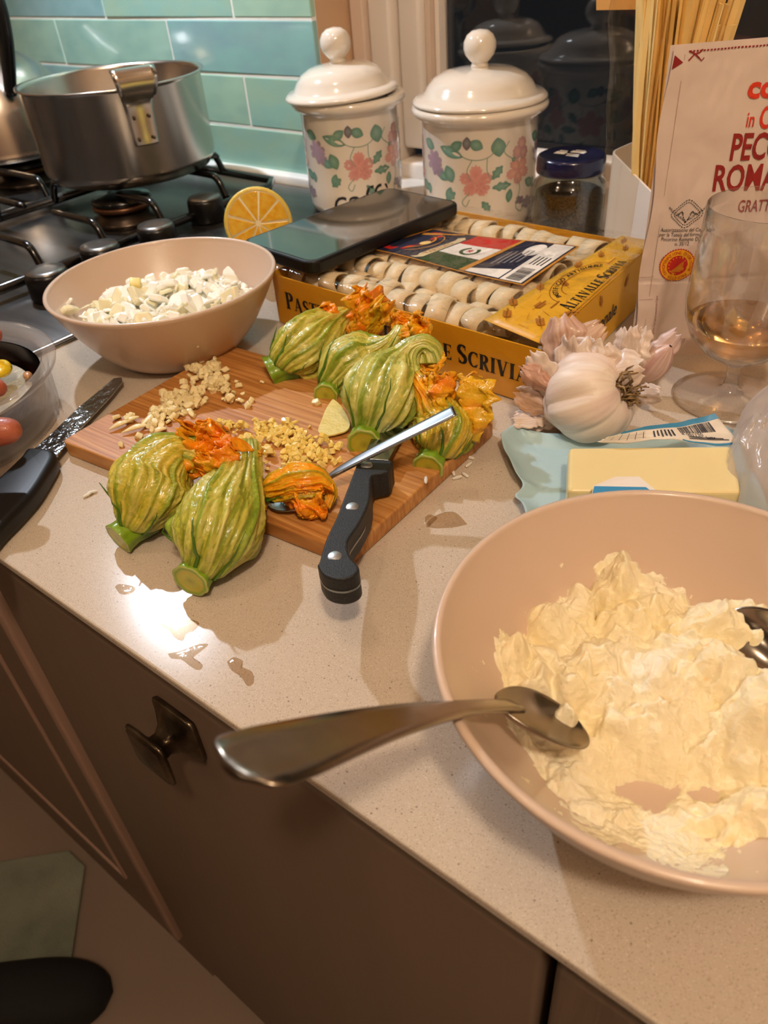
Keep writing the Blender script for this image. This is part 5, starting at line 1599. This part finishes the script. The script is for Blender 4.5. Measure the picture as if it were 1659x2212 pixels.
btext('ROMANO', .0375, .1258, .0160, .66, I_brick, .022)
btext('GRATTUGIATO', .0572, .1075, .0078, .62, I_brick, .008)
for k, t_s in enumerate(('Autorizzazione del Consorzio', 'per la Tutela del formaggio', 'Pecorino Romano DOP', 'n. 35/12')):
    tv_ = text_vf(t_s, .0036, 'CENTER', .82)
    decal('small_print', I_black, bf, [place2(tv_, .0245 + .002 * (k == 0), .0942 - .0031 * k, -.03)], onb)
dsh = []
def dash(a, b, w, n, d=.6):
    a, b = np.array(a), np.array(b)
    for i in range(n): dsh.append(stroke2([tuple(a + (b - a) * (i + (1 - d) / 2) / n), tuple(a + (b - a) * (i + (1 + d) / 2) / n)], w))
cx_, cy_ = .0240, .1050
for rr_, w in ((.0118, .0005), (.0096, .0005)):
    pts = [(cx_ + rr_, cy_), (cx_, cy_ + rr_ * .88), (cx_ - rr_, cy_), (cx_, cy_ - rr_ * .88)]
    pp = roundpoly(pts, rr_ * .3, 3) + [roundpoly(pts, rr_ * .3, 3)[0]]
    for a, b in zip(pp[:-1], pp[1:]): dash(a, b, w, max(1, int(math.hypot(a[0] - b[0], a[1] - b[1]) / .0014)))
dash((cx_ - .0075, cy_ - .001), (cx_ - .0035, cy_ + .0015), .0005, 3, .7); dash((cx_ - .0035, cy_ + .0015), (cx_, cy_ - .0062), .0005, 5, .7)
dash((cx_, cy_ - .0062), (cx_ + .0035, cy_ + .0015), .0005, 5, .7); dash((cx_ + .0035, cy_ + .0015), (cx_ + .0075, cy_ - .001), .0005, 3, .7)
for sg in (-1, 1): dsh.append(stroke2([(cx_ + sg * .0035 - .0016, cy_ - .0002), (cx_ + sg * .0035, cy_ + .0018), (cx_ + sg * .0035 + .0014, cy_ - .0002)], .0004))
dsh.append(fan2(circ2(.0375, .1110, .0009, 12)))
tv_ = text_vf('PECORINO ROMANO', .0026, 'CENTER')
dsh.append(([(cx_ + p[0], cy_ - .0052 + abs(p[0]) * .75 + p[1]) for p in tv_[0]], tv_[1]))
decal('dairy_mark', I_black, bf, dsh, onb)
dx_, dy_ = .0237, .0702
saw = [(dx_ + (.0118 if i % 2 else .0110) * math.cos(2 * PI * i / 80), dy_ + (.0118 if i % 2 else .0110) * math.sin(2 * PI * i / 80)) for i in range(80)]
sl = decal('origin_seal', I_red, bf, [fan2(saw)], onb)
onb2, onb3, onb4 = (lambda l: (lambda x, y: bagpt(x, y, l)))(.0008), (lambda l: (lambda x, y: bagpt(x, y, l)))(.0010), (lambda l: (lambda x, y: bagpt(x, y, l)))(.0012)
decal('seal_ring', ink('ink_yellow', 'F0AE1C'), bf, [fan2(circ2(dx_, dy_, .0108))], onb2)
decal('seal_heart', I_red, bf, [fan2(circ2(dx_, dy_, .0068))], onb3)
rays = [stroke2([(dx_ - .0045 + .0012 * k, dy_ - .0045), (dx_ - .001 + .0011 * k, dy_ - .0018), (dx_ + .004 , dy_ + .0026 - .0012 * k)], .0004) for k in range(6)]
rays += [fan2(circ2(dx_ + .0057 * math.cos(a), dy_ + .0057 * math.sin(a), .0004, 8)) for a in np.linspace(.6, 4.6, 11)]
decal('seal_rays', ink('ink_yellow', 'F0AE1C'), bf, rays, onb4)
seal_t = []
for i, ch in enumerate('DENOMINAZIONE D’ORIGINE PROTETTA '):
    if ch == ' ': continue
    a = PI * 1.2 - 2 * PI * i / 33
    seal_t.append(place2(text_vf(ch, .0028), dx_ + .0088 * math.cos(a), dy_ + .0088 * math.sin(a), a - PI / 2))
decal('seal_lettering', I_red, bf, seal_t, onb4)
tops = [quad2(.010 + .0021 * k, .2000, .0113 + .0021 * k, .2008) for k in range(62)]
decal('cut_line', I_dred, bf, tops + [poly2([(.0004, .1915), (.0068, .1948), (.0008, .1990)]), stroke2([(.0100, .1955), (.0130, .1985), (.0165, .1995), (.0180, .2010)], .0008), stroke2([(.0095, .2005), (.0125, .1995), (.0165, .1965)], .0008), stroke2([(.0165, .1965), (.0180, .1950), (.0195, .1965)], .0006)], onb)
tv_ = text_vf('Conservare in luogo fresco. Dopo l’apertura consumare entro 5 giorni', .0022, 'LEFT')
decal('small_print', I_dred, bf, [([(.0130 - p[1] - .0, .009 + p[0] * .62) for p in tv_[0]], tv_[1])], onb)
decal('fold_line', mat('seam_shade', 'B79C8C', .4), bf, [quad2(.0072, .002, .0076, .199), quad2(.0002, .0620, .14, .0623), quad2(.0002, .0455, .14, .0458)], lambda x, y: bagpt(x, y, .0002))

# ------------------------------------------------------------------ wine glass
wg = thing('wine_glass', 'stemmed glass with a little white wine before the cheese bag', 'glass', (-.1145, .497, 0))
po = [(.0, .0010), (.033, .0004), (.0365, .0008), (.0368, .0016), (.030, .0028), (.010, .0055), (.0052, .009), (.0042, .016), (.0048, .025), (.012, .0300), (.024, .0375), (.033, .0480), (.0375, .060), (.0388, .072), (.0380, .090), (.0366, .115), (.0362, .1290)]
pi = [(.0352, .1290), (.0357, .115), (.0371, .090), (.0379, .072), (.0366, .060), (.0321, .049), (.023, .0388), (.010, .0325), (0, .0315)]
lathe('glass', M_clear, wg, po + [(.0357, .1296)] + pi, 96)
lq_ = [(0, .0317), (.010, .0327), (.0229, .0390), (.0319, .0491), (.0352, .0560), (.0352, .0562), (.0, .0562)]
lathe('wine', mat('white_wine', 'F2C988', .0, trans=1, ior=1.34), wg, lq_, 96)

# ------------------------------------------------------------------ lemon half
lc = at(566, 503, .034)
lc = Vector((-.604, .5335, .0392))
lem = thing('lemon_half', 'cut lemon half showing its yellow flesh behind the onion bowl', 'lemon', tuple(lc))
nrm = (Vector((0, 0, HC)) - lc); nrm.z *= .55; nrm = Vector((nrm.x * .95, nrm.y, nrm.z)).normalized()
q_ = nrm.to_track_quat('Z', 'Y')
Rl = .0345
M_peel = mat('lemon_peel', 'EBCB5A', .35, coat=.3, bump=.4, bscale=400, sss=.1)
fr2 = lathe('peel', M_peel, lem, [(Rl * .90, .0002), (Rl * .97, .0004), (Rl, -.002), (Rl * .98, -.012), (Rl * .86, -.024), (Rl * .60, -.034), (Rl * .25, -.040), (0, -.042)], 40)
fr2.rotation_mode = 'QUATERNION'; fr2.rotation_quaternion = q_
pth_ = lathe('pith', mat('lemon_pith', 'F6E9BE', .5, sss=.2), lem, [(0, -.0004), (Rl * .96, .0000), (Rl * .96, -.001)], 40)
pth_.rotation_mode = 'QUATERNION'; pth_.rotation_quaternion = q_
M_flesh = mat('lemon_flesh', 'F2AE22', .15, coat=.8, sss=.3, sssr=.005, color2='F7C748', vscale=140, bump=.5, bscale=220)
for k in range(9):
    a0_, a1_ = 2 * PI * (k + .05) / 9, 2 * PI * (k + .95) / 9
    pts = [(Rl * .06 * math.cos((a0_ + a1_) / 2), Rl * .06 * math.sin((a0_ + a1_) / 2))] + [(Rl * .88 * math.cos(a), Rl * .88 * math.sin(a)) for a in np.linspace(a0_, a1_, 7)]
    s_ = prism('segment', M_flesh, lem, roundpoly(pts, .0012, 2), -.002, .0006, .0005)
    s_.rotation_mode = 'QUATERNION'; s_.rotation_quaternion = q_

# ------------------------------------------------------------------ garlic
gl_c = Vector((-.1735, .4050, .0285))
ga = thing('garlic_bulb', 'whole garlic bulb with torn papery skin before the yellow tray', 'garlic', (gl_c.x, gl_c.y, .0))
axg = Vector((.75, .05, .45)).normalized()        # towards the root plate
qg = axg.to_track_quat('Z', 'Y')
def bulb_fn(U, V):
    th_ = U * PI
    a = V * 2 * PI
    lob = np.abs(np.cos(a * 4.0 + .4 * np.sin(a)))
    r = .0300 * np.sin(th_) ** .85 * (1 - .09 * (1 - lob) ** 1.5 * np.sin(th_)) * (1 + .05 * pn(np.cos(a) * 2, np.sin(a) * 2, U * 3))
    z = .0265 * np.cos(th_) - .003 * np.exp(-(th_ / .5) ** 2)
    tail = np.clip((U - .80) / .2, 0, 1)
    z = z - .014 * tail ** 1.6
    r = r * (1 - .1 * tail) + .002 * tail
    st = .0004 * pn(a * 14, U * 2, 2.)
    r = r + st
    return np.stack([r * np.cos(a), r * np.sin(a), z], -1)
v, f = grid_vf(70, 130, bulb_fn)
U, V = np.meshgrid(np.linspace(0, 1, 70), np.linspace(0, 1, 130), indexing='ij')
sv = .5 + .5 * pn(V * 60, U * 3, 4.)
pk = np.clip(pn(np.cos(V * 6.28) * 1.5, np.sin(V * 6.28) * 1.5, U * 2) * 1.5, 0, 1)
gcol = mixc(mixc(np.broadcast_to(np.array(hx('F3E8DC')), U.shape + (3,)), np.array(hx('E2CDBD')), sv), np.array(hx('C9A0A0')), pk * .40)
M_gar = mat('garlic_skin', 'E6D5C5', .45, vcol=True, sss=.12, sssr=.004, bump=.35, bscale=150, stretch=(1, 1, .3))
gb_ = mesh_obj('bulb', v, f, M_gar, ga, loc=(0, 0, gl_c.z), cols=gcol.reshape(-1, 3))
gb_.rotation_mode = 'QUATERNION'; gb_.rotation_quaternion = qg
M_root = mat('garlic_roots', 'A88A5E', .8, color2='6B5334', vscale=200)
vs_, fs_ = [], []
parts_ = []
rc_ = axg * .0235
for k in range(90):
    a = rng.uniform(0, 6.28); rr_ = .010 * rng.random() ** .6
    tt = axg.orthogonal().normalized(); t2 = axg.cross(tt)
    p0 = rc_ + tt * (rr_ * math.cos(a)) + t2 * (rr_ * math.sin(a))
    p1 = p0 + axg * .003 + Vector(rng.normal(0, .0022, 3))
    p2 = p1 + Vector(rng.normal(0, .0026, 3)) + axg * .0008
    parts_.append(tube_vf(np.array([p0, p1, p2]), [.0006, .0006, .0004], 5))
V_, F_ = join_vf(parts_)
ro_ = mesh_obj('roots', V_, F_, M_root, ga, loc=(0, 0, gl_c.z))
ro_['label'] = 'brown tangled root tuft'
def skin(u, v, z, d, n, L, W, seed, c='EEDFD0', c2='CFAE9C', par=ga, org=None, name='skin_flake', cup=.22):
    p0 = at(u, v, z) - (org or Vector((gl_c.x, gl_c.y, 0)))
    d = Vector(d).normalized(); sd_ = d.cross(Vector(n)).normalized(); nn_v = sd_.cross(d)
    def fn(U, V):
        s = V * 2 - 1
        w = W * np.sin(np.clip(U * .82 + .08, 0, 1) * PI) ** .55 * (1 + .30 * pn(U * 7 + seed, V * 0, seed * .3))
        return (np.array(p0)[None, None] + np.array(d) * (1.15 * L * U * (1 + .16 * pn(V * 5, seed) * U))[..., None] + np.array(sd_) * (w * s * .5)[..., None]
                + np.array(nn_v) * (W * (-cup * s ** 2 * .7 + .13 * fbm(U * 1.6 + seed, V * 1.6, seed, 2)) + L * .22 * U * (1 - U))[..., None])
    vv, ff = grid_vf(26, 24, fn)
    U, V = np.meshgrid(np.linspace(0, 1, 26), np.linspace(0, 1, 24), indexing='ij')
    st = .5 + .6 * pn(V * 16, U * 1.5, seed)
    cc = mixc(np.broadcast_to(np.array(hx(c)), U.shape + (3,)), np.array(hx(c2)), np.clip(st, 0, 1))
    return mesh_obj(name, vv, ff, M_pap, par, cols=cc.reshape(-1, 3), mod=[('SOLIDIFY', dict(thickness=.0003, offset=0))])
M_pap = mat('papery_skin', 'E3CDBB', .4, vcol=True, sss=.15, sssr=.003, coat=.1, bump=.3, bscale=200)
for a in ((1230, 850, .030, (-.1, .2, .9), (0, -1, .2), .030, .030, 1), (1200, 860, .028, (-.6, .1, .6), (-.2, -1, .2), .028, .024, 2), (1190, 880, .020, (-.9, -.1, .15), (0, -.8, .6), .022, .018, 3, 'D9B79C', 'A87A5C'),
          (1210, 900, .012, (-.8, -.3, -.1), (0, -.6, .8), .026, .020, 4), (1265, 820, .040, (.1, .3, .8), (0, -1, .3), .022, .034, 5), (1220, 800, .040, (-.3, .3, .6), (0, -1, .4), .030, .030, 6, 'DDBFA8', 'B07C6C'),
          (1290, 810, .044, (.7, .1, .35), (0, -.8, .6), .024, .026, 7), (1180, 905, .010, (-.5, -.6, .1), (0, -.3, 1), .020, .014, 9),
          (1190, 840, .036, (-.7, .0, .3), (0, -.9, .4), .020, .014, 11, 'CFA389', 'A5705E'), (1200, 790, .036, (.4, .5, .5), (0, -1, .3), .034, .022, 12, 'D9B79C', 'B58A72')):
    skin(*a)
cl_ = at(1372, 845, .0)
cv = thing('garlic_clove', 'loose garlic clove still in pinkish skin behind the bulb', 'garlic', tuple(cl_))
def clove_fn(U, V):
    a = V * 2 * PI
    t = U
    r = .0095 * np.sin(np.clip(t * .95 + .03, 0, 1) * PI) ** .75 * (1 + .10 * np.cos(a * 3))
    return np.stack([r * np.cos(a), r * .85 * np.sin(a), .036 * t + .001 + .0 * a], -1)
v, f = grid_vf(40, 60, clove_fn)
U, V = np.meshgrid(np.linspace(0, 1, 40), np.linspace(0, 1, 60), indexing='ij')
ccl = mixc(np.broadcast_to(np.array(hx('E4CCBE')), U.shape + (3,)), np.array(hx('B98482')), np.clip(.5 + 1.2 * pn(V * 26, U * .8, 2.), 0, 1) * .7)
co_ = mesh_obj('clove', v, f, M_pap, cv, cols=ccl.reshape(-1, 3), loc=(.001, 0, .0075), rot=(R(10), R(28), R(20)))
for a in ((1350, 800, .020, (.1, .3, .8), (-.2, -1, .2), .026, .024, 21), (1385, 800, .018, (.5, .2, .8), (-.2, -1, .2), .030, .018, 22, 'E8D2C6', 'C49A94'), (1375, 850, .010, (.6, -.3, .3), (0, -1, .3), .020, .014, 23), (1345, 790, .024, (-.1, .3, .9), (0, -1, .2), .022, .020, 24)):
    skin(*a, par=cv, org=cl_)

# ------------------------------------------------------------------ butter in its wrapper
bq = [Vector(p) for p in ((-.1630, .3560, 0), (-.1440, .3180, 0), (-.0660, .3660, 0), (-.0850, .4070, 0))]
bc_ = sum(bq, Vector()) / 4
bu = thing('butter_block', 'pale yellow block of butter lying open on its blue wrapper', 'butter', (bc_.x, bc_.y, .0014))
M_but = mat('butter', 'E9D69C', .35, sss=.25, sssr=.006, bump=.15, bscale=60, coat=.15, var=.03, vscale=20)
prism('block', M_but, bu, roundpoly([tuple(p - bc_)[:2] for p in bq], .003, 3), .0, .0205, .0022, seg=3, smooth=False)
wr_ = thing('butter_wrapper', 'light blue foil wrapper spread open under the butter', 'wrapper', (bc_.x, bc_.y, 0))
M_wr = mat('blue_inner_foil', 'A9C6CE', .40, spec=.5, coat=.1, bump=.5, bscale=70, sss=.0)
M_wro = mat('wrapper_white', 'E8E2DC', .38, bump=.3, bscale=80)
wo = [at(u, v, .0) - bc_ for u, v in ((1080, 972), (1092, 1005), (1110, 1045), (1128, 1068), (1112, 1090), (1125, 1112), (1180, 1200), (1400, 1240), (1660, 1180), (1620, 1060), (1590, 960), (1500, 950), (1400, 955), (1300, 955), (1200, 955), (1140, 950), (1110, 948))]
wo = [(p.x, p.y) for p in wo]
def inside(poly, x, y):
    c = False
    n = len(poly)
    for i in range(n):
        x1, y1 = poly[i]; x2, y2 = poly[i - 1]
        if (y1 > y) != (y2 > y) and x < (x2 - x1) * (y - y1) / (y2 - y1) + x1: c = not c
    return c
def sheet(name, poly, hfn, m, par, cell=.0022, cols=None):
    pts = fine([(x, y, 0) for x, y in poly], 6)
    cx__, cy__ = np.mean([p[0] for p in pts]), np.mean([p[1] for p in pts])
    V_, F_ = [], []
    rings = 26
    n = len(pts)
    for i in range(rings + 1):
        t = i / rings
        for p in pts:
            x, y = cx__ + (p[0] - cx__) * t, cy__ + (p[1] - cy__) * t
            V_.append((x, y, hfn(x, y, t)))
    for i in range(rings):
        for k in range(n):
            l = (k + 1) % n
            F_.append((i * n + k, (i + 1) * n + k, (i + 1) * n + l, i * n + l))
    return mesh_obj(name, V_, F_, m, par, mod=[('SOLIDIFY', dict(thickness=.0003, offset=0))])
sheet('wrapper_sheet', wo, lambda x, y, t: .0006 + (max(0, t - .72) / .28) ** 1.5 * (.008 + .007 * float(pn(x * 45, y * 45, 1.))) * (1 if (x < -.03 or y > .02) else .3) + (.0006 * abs(float(pn(x * 90, y * 90, 2.))) if t > .6 else 0), M_wr, wr_)
# back flap with the printed outside folded over the butter
fa = [at(*p) - bc_ for p in ((1275, 960, .022), (1400, 985, .021), (1535, 985, .021), (1600, 948, .021), (1542, 892, .034), (1330, 940, .026))]
flap = bil(at(1290, 955, .024) - bc_, at(1600, 955, .022) - bc_, at(1543, 893, .034) - bc_, at(1318, 943, .028) - bc_)
def flap_fn(U, V): return np.array([[tuple(flap(U[i, j], V[i, j]) + Vector((0, 0, .0012 * math.sin(6 * U[i, j]) + .0010 * float(pn(U[i, j] * 7, V[i, j] * 3, 2.)) - .002 * (1 - V[i, j]) ** 2 * math.sin(U[i, j] * 9)))) for j in range(U.shape[1])] for i in range(U.shape[0])])
v, f = grid_vf(40, 14, flap_fn)
fp_ = mesh_obj('printed_flap', v, f, M_wro, wr_, mod=[('SOLIDIFY', dict(thickness=.0003, offset=-1))])
def fmap(x, y, l=.0004):
    return flap(x, y) + Vector((0, 0, l + .0012 * math.sin(6 * x) + .0010 * float(pn(x * 7, y * 3, 2.)) - .002 * (1 - y) ** 2 * math.sin(x * 9)))
I_blue = ink('ink_blue', '3E8EC0', .35)
decal('blue_band', I_blue, fp_, [lgrid(0, .82, 1, 1, 24, 2), lgrid(.60, .0, 1, .07, 10, 1)], fmap)
bars = []
x = .62
r_ = random.Random(9)
while x < .90:
    w = r_.choice((.004, .007, .010))
    bars.append(quad2(x, .45, x + w, .78)); x += w + r_.choice((.004, .007))
bars += [quad2(.40 + .03 * k, .15 + .05 * (k % 2), .412 + .03 * k, .62) for k in range(6)]
bars += [([(x_, y_) for x_, y_ in v_], f_) for v_, f_ in [place2((lambda t: ([(p[0], p[1] * 4) for p in t[0]], t[1]))(text_vf('8 001120', .045, 'LEFT', 1.0)), .62, .37), place2((lambda t: ([(p[0], p[1] * 4) for p in t[0]], t[1]))(text_vf('latte', .04, 'LEFT', 1.0, .02)), .80, .26)]]
bars += [quad2(.66, .20, .92, .225), quad2(.66, .14, .95, .165), quad2(.66, .26, .78, .285)]
bars += [quad2(.04, .20 + .14 * k, .34, .21 + .14 * k) for k in range(4)] + [quad2(.08 + .06 * k, .16, .084 + .06 * k, .66) for k in range(5)]
decal('barcode', I_navy, fp_, bars, lambda x, y: fmap(x, y, .0005))
# small torn flap at the front
tf = [at(u, v, z) - bc_ for u, v, z in ((1275, 1085, .024), (1282, 1050, .0265), (1330, 1030, .029), (1380, 1030, .029), (1420, 1062, .0265), (1440, 1095, .024))]
v = [tuple(p) for p in tf] + [tuple(p + Vector((0, .0015, -.004))) for p in tf]
mesh_obj('torn_flap', [tuple(p) for p in tf], [(0, 1, 2, 3, 4, 5)], M_wro, wr_, smooth=False, mod=[('SOLIDIFY', dict(thickness=.0003))])
tb = [at(u, v, z) - bc_ + Vector((.0003, -.0008, .0006)) for u, v, z in ((1276, 1085, .0242), (1284, 1050, .0268), (1395, 1052, .0272), (1432, 1080, .0248))]
mesh_obj('blue_edge', [tuple(p) for p in tb], [(0, 1, 2, 3)], I_blue, wr_, smooth=False)

# ------------------------------------------------------------------ crumpled plastic bag at the right
cbp = Vector((-.033, .422, 0))
pg = thing('plastic_bag', 'crumpled translucent white plastic bag at the foot of the wine glass', 'bag', tuple(cbp))
def crump(U, V):
    a = V * 2 * PI
    r = .078 * np.sin(U * PI / 2) ** .9
    nz = fbm(np.cos(a) * r * 34, np.sin(a) * r * 34, 1., 4, .6)
    nz2 = 1 - np.abs(pn(np.cos(a) * r * 48 + 3, np.sin(a) * r * 48, 4.)) * 2
    rr_ = r * (1 + .16 * pn(np.cos(a) * 2.2, np.sin(a) * 2.2, 2.) * U)
    z = .062 * np.cos(U * PI / 2) ** .75 * (1 + .30 * nz) + .008 * nz2 * np.clip(1 - U, 0, 1) ** .3 + .001 + .004 * np.abs(nz) * U
    return np.stack([rr_ * np.cos(a) * .72 + .004 * nz, rr_ * np.sin(a) * .98, np.maximum(z, .0008)], -1)
v, f = grid_vf(70, 150, crump)
M_pl = film('milky_plastic', gloss=.5, haze=.42, rough=.22, bump=.5, bscale=40, hazec='EADFD8')
mesh_obj('bag_skin', v, f, M_pl, pg)

# ------------------------------------------------------------------ clear tub with pulp, seed and hand
tc_ = Vector((-.572, .1605, 0))
tu = thing('plastic_tub', 'clear plastic tub of wet lemon pulp at the left edge', 'tub', tuple(tc_))
M_tub = film('tub_plastic', gloss=.5, rough=.08, bump=.2, bscale=40, haze=.16, hazec='E8E2DE')
lathe('tub_wall', M_tub, tu, [(0, .0006), (.084, .0006), (.0875, .002), (.0885, .006), (.0900, .036), (.0935, .0395), (.0975, .0405), (.0985, .0435), (.0975, .0450), (.0900, .0448), (.0875, .0425), (.0865, .036), (.0860, .006), (.083, .0025), (0, .0022)], 112)
lathe('steel_insert', mat('insert_steel', '6E6660', .18, metal=1.0), tu, [(.0845, .0340), (.0820, .012), (.070, .0045), (0, .0045), (0, .0055), (.069, .0055), (.0805, .013), (.0832, .0340)], 96)
def pulp(U, V):
    a = V * 2 * PI; r = .074 * U
    return np.stack([r * np.cos(a), r * np.sin(a), .0215 + .0022 * fbm(np.cos(a) * r * 90, np.sin(a) * r * 90, 1., 3) * (1.02 - U)], -1)
v, f = grid_vf(60, 120, pulp)
mesh_obj('pulp', v, f, mat('wet_pulp', 'D9D6C4', .08, sss=.2, coat=1, bump=.8, bscale=160, color2='A59C86', vscale=30), tu)
sd1 = at(60, 812, .025)
o = lathe('lemon_seed', mat('seed_tan', 'B9895E', .35, coat=.4), None, [(0, -.0065), (.0022, -.005), (.0034, -.001), (.0030, .003), (.0012, .006), (0, .0068)], 20, loc=tuple(sd1), rot=(PI / 2 - .2, .1, 1.1))
tag(o, 'tan lemon seed floating on the pulp in the clear tub', 'seed')
# piece of lemon held between the fingers
lw = at(0, 800, .034)
lz = thing('lemon_piece', 'bright yellow squeezed lemon piece held by the fingers', 'lemon', tuple(lw))
v, f = grid_vf(24, 24, lambda U, V: np.stack([.018 * (U - .60), .008 * np.sin(U * PI) ** .6 * np.cos(V * 2 * PI) * (1 + .1 * pn(U * 4, V * 4)), .006 * np.sin(U * PI) ** .6 * np.sin(V * 2 * PI)], -1))
mesh_obj('flesh', v, f, mat('lemon_yellow', 'F4D21C', .25, coat=.6, sss=.2, bump=.4, bscale=200), lz, rot=(0, .2, -.9))

# hand coming in from the left
M_skin = mat('skin', 'B4644A', .42, sss=.25, sssr=.004, coat=.12, bump=.25, bscale=300, color2='A4543E', vscale=60)
def skin_body(name, chains, parent, m, lvl=2):
    vs, es, rs, base = [], [], [], {}
    for ch in chains:
        prev = None
        for key, p, r in ch:
            if key in base: i = base[key]
            else:
                i = len(vs); vs.append(tuple(p)); rs.append(r)
                if key: base[key] = i
            if prev is not None: es.append((prev, i))
            prev = i
    me_ = bpy.data.meshes.new(name)
    me_.from_pydata(vs, es, [])
    o_ = bpy.data.objects.new(name, me_)
    COL.objects.link(o_)
    o_.parent = parent
    sk = o_.modifiers.new('skin', 'SKIN')
    for i, sv_ in enumerate(me_.skin_vertices[0].data):
        sv_.radius = (rs[i], rs[i])
        sv_.use_root = (i == 0)
    sk.use_smooth_shade = True
    ss = o_.modifiers.new('sub', 'SUBSURF'); ss.levels = lvl; ss.render_levels = lvl
    me_.materials.append(m)
    return o_
# wrist beyond the left edge of the picture; fingertips reach the tub
org_ = Vector((-.66, .10, .05))
pe = thing('person', 'reddish hand of a person at the left edge holding a lemon piece over the tub', 'person', tuple(org_))
tipI, tipM, tipT = at(8, 728, .055), at(16, 845, .050), at(50, 927, .048)
W0 = Vector((-.735, .020, .085)); PM = Vector((-.668, .085, .072))
def fing(key, knuckle, tip, r0, bend):
    k, t = Vector(knuckle), Vector(tip)
    d = t - k
    up_ = Vector((0, 0, 1))
    return [('palm', PM - org_, .019), (key, k - org_, r0 * 1.1), (None, k + d * .38 + up_ * bend - org_, r0), (None, k + d * .72 + up_ * bend * .75 - org_, r0 * .92), (None, k + d * .93 + up_ * bend * .2 - org_, r0 * .85), (None, t - org_, r0 * .62)]
arm = [('palm', PM - org_, .019), ('heel', PM * .5 + W0 * .5 - org_, .022), (None, W0 - org_, .020), (None, W0 + Vector((-.11, -.09, .03)) - org_, .027), (None, W0 + Vector((-.22, -.19, .06)) - org_, .034)]
ch = [arm,
      fing('k1', (-.640, .130, .074), tipI, .0088, .012),
      fing('k2', (-.634, .112, .072), tipM, .0090, .010),
      fing('k3', (-.636, .092, .068), (-.570, .128, .047), .0086, .012),
      fing('k4', (-.644, .074, .062), (-.590, .095, .046), .0076, .010),
      [('heel', PM * .5 + W0 * .5 - org_, .022), ('t1', Vector((-.635, .052, .052)) - org_, .0125), (None, Vector((-.545, .068, .044)) - org_, .0118), (None, tipT + (Vector((-.545, .068, .044)) - tipT) * .35 - org_, .0112), (None, tipT + (Vector((-.545, .068, .044)) - tipT) * .10 - org_, .0102), (None, tipT - org_, .0070)]]
skin_body('hand', ch, pe, M_skin)

# ------------------------------------------------------------------ water on the worktop
M_wat = film('water', gloss=.55, rough=.03, bump=.15, bscale=90, tint='EADFD0')
def puddle(pts, label, h=.0005):
    q = [at(u, v, 0) for u, v in pts]
    c = sum(q, Vector()) / len(q)
    P_ = fine([p - c for p in q], 5)
    V_, F_ = [], []
    n = len(P_)
    for t, z in ((0, 1), (.5, 1), (.8, .92), (.93, .7), (1, .05)):
        for p in P_: V_.append((p[0] * t, p[1] * t, .00005 + h * z))
    for i in range(4):
        for k in range(n): F_.append((i * n + k, (i + 1) * n + k, (i + 1) * n + (k + 1) % n, i * n + (k + 1) % n))
    o_ = mesh_obj('water_puddle', V_, F_, M_wat, None, (c.x, c.y, 0))
    return tag(o_, label, 'puddle', None)
puddle([(345, 1350), (365, 1340), (385, 1350), (405, 1338), (430, 1345), (420, 1362), (402, 1370), (395, 1384), (378, 1378), (365, 1362)], 'ragged water puddle just below the bright lamp reflection')
puddle([(362, 1412), (385, 1408), (402, 1402), (430, 1392), (450, 1392), (432, 1408), (418, 1422), (438, 1436), (430, 1448), (412, 1440), (392, 1425), (370, 1422)], 'forked water puddle nearest the worktop edge')
puddle([(490, 1430), (505, 1420), (525, 1428), (522, 1440), (545, 1452), (548, 1475), (535, 1482), (520, 1462), (500, 1448)], 'faint hooked water puddle right of the forked one')
puddle([(178, 1075), (192, 1062), (204, 1066), (194, 1074)], 'tiny water drop left of the foremost blossoms')
puddle([(248, 1268), (258, 1262), (290, 1268), (286, 1280), (262, 1284)], 'thin water smear by the stem shadow at the worktop edge')
puddle([(918, 1118), (928, 1112), (945, 1118), (935, 1130), (922, 1140)], 'small water drop right of the board corner')
puddle([(1010, 1133), (975, 1140), (930, 1140), (925, 1126), (955, 1108), (985, 1108)], 'flat water patch between the board and the butter wrapper', .0003)
puddle([(585, 575), (620, 560), (640, 600), (600, 650), (570, 640), (560, 600)], 'water film behind the onion bowl by the tray corner', .0003)
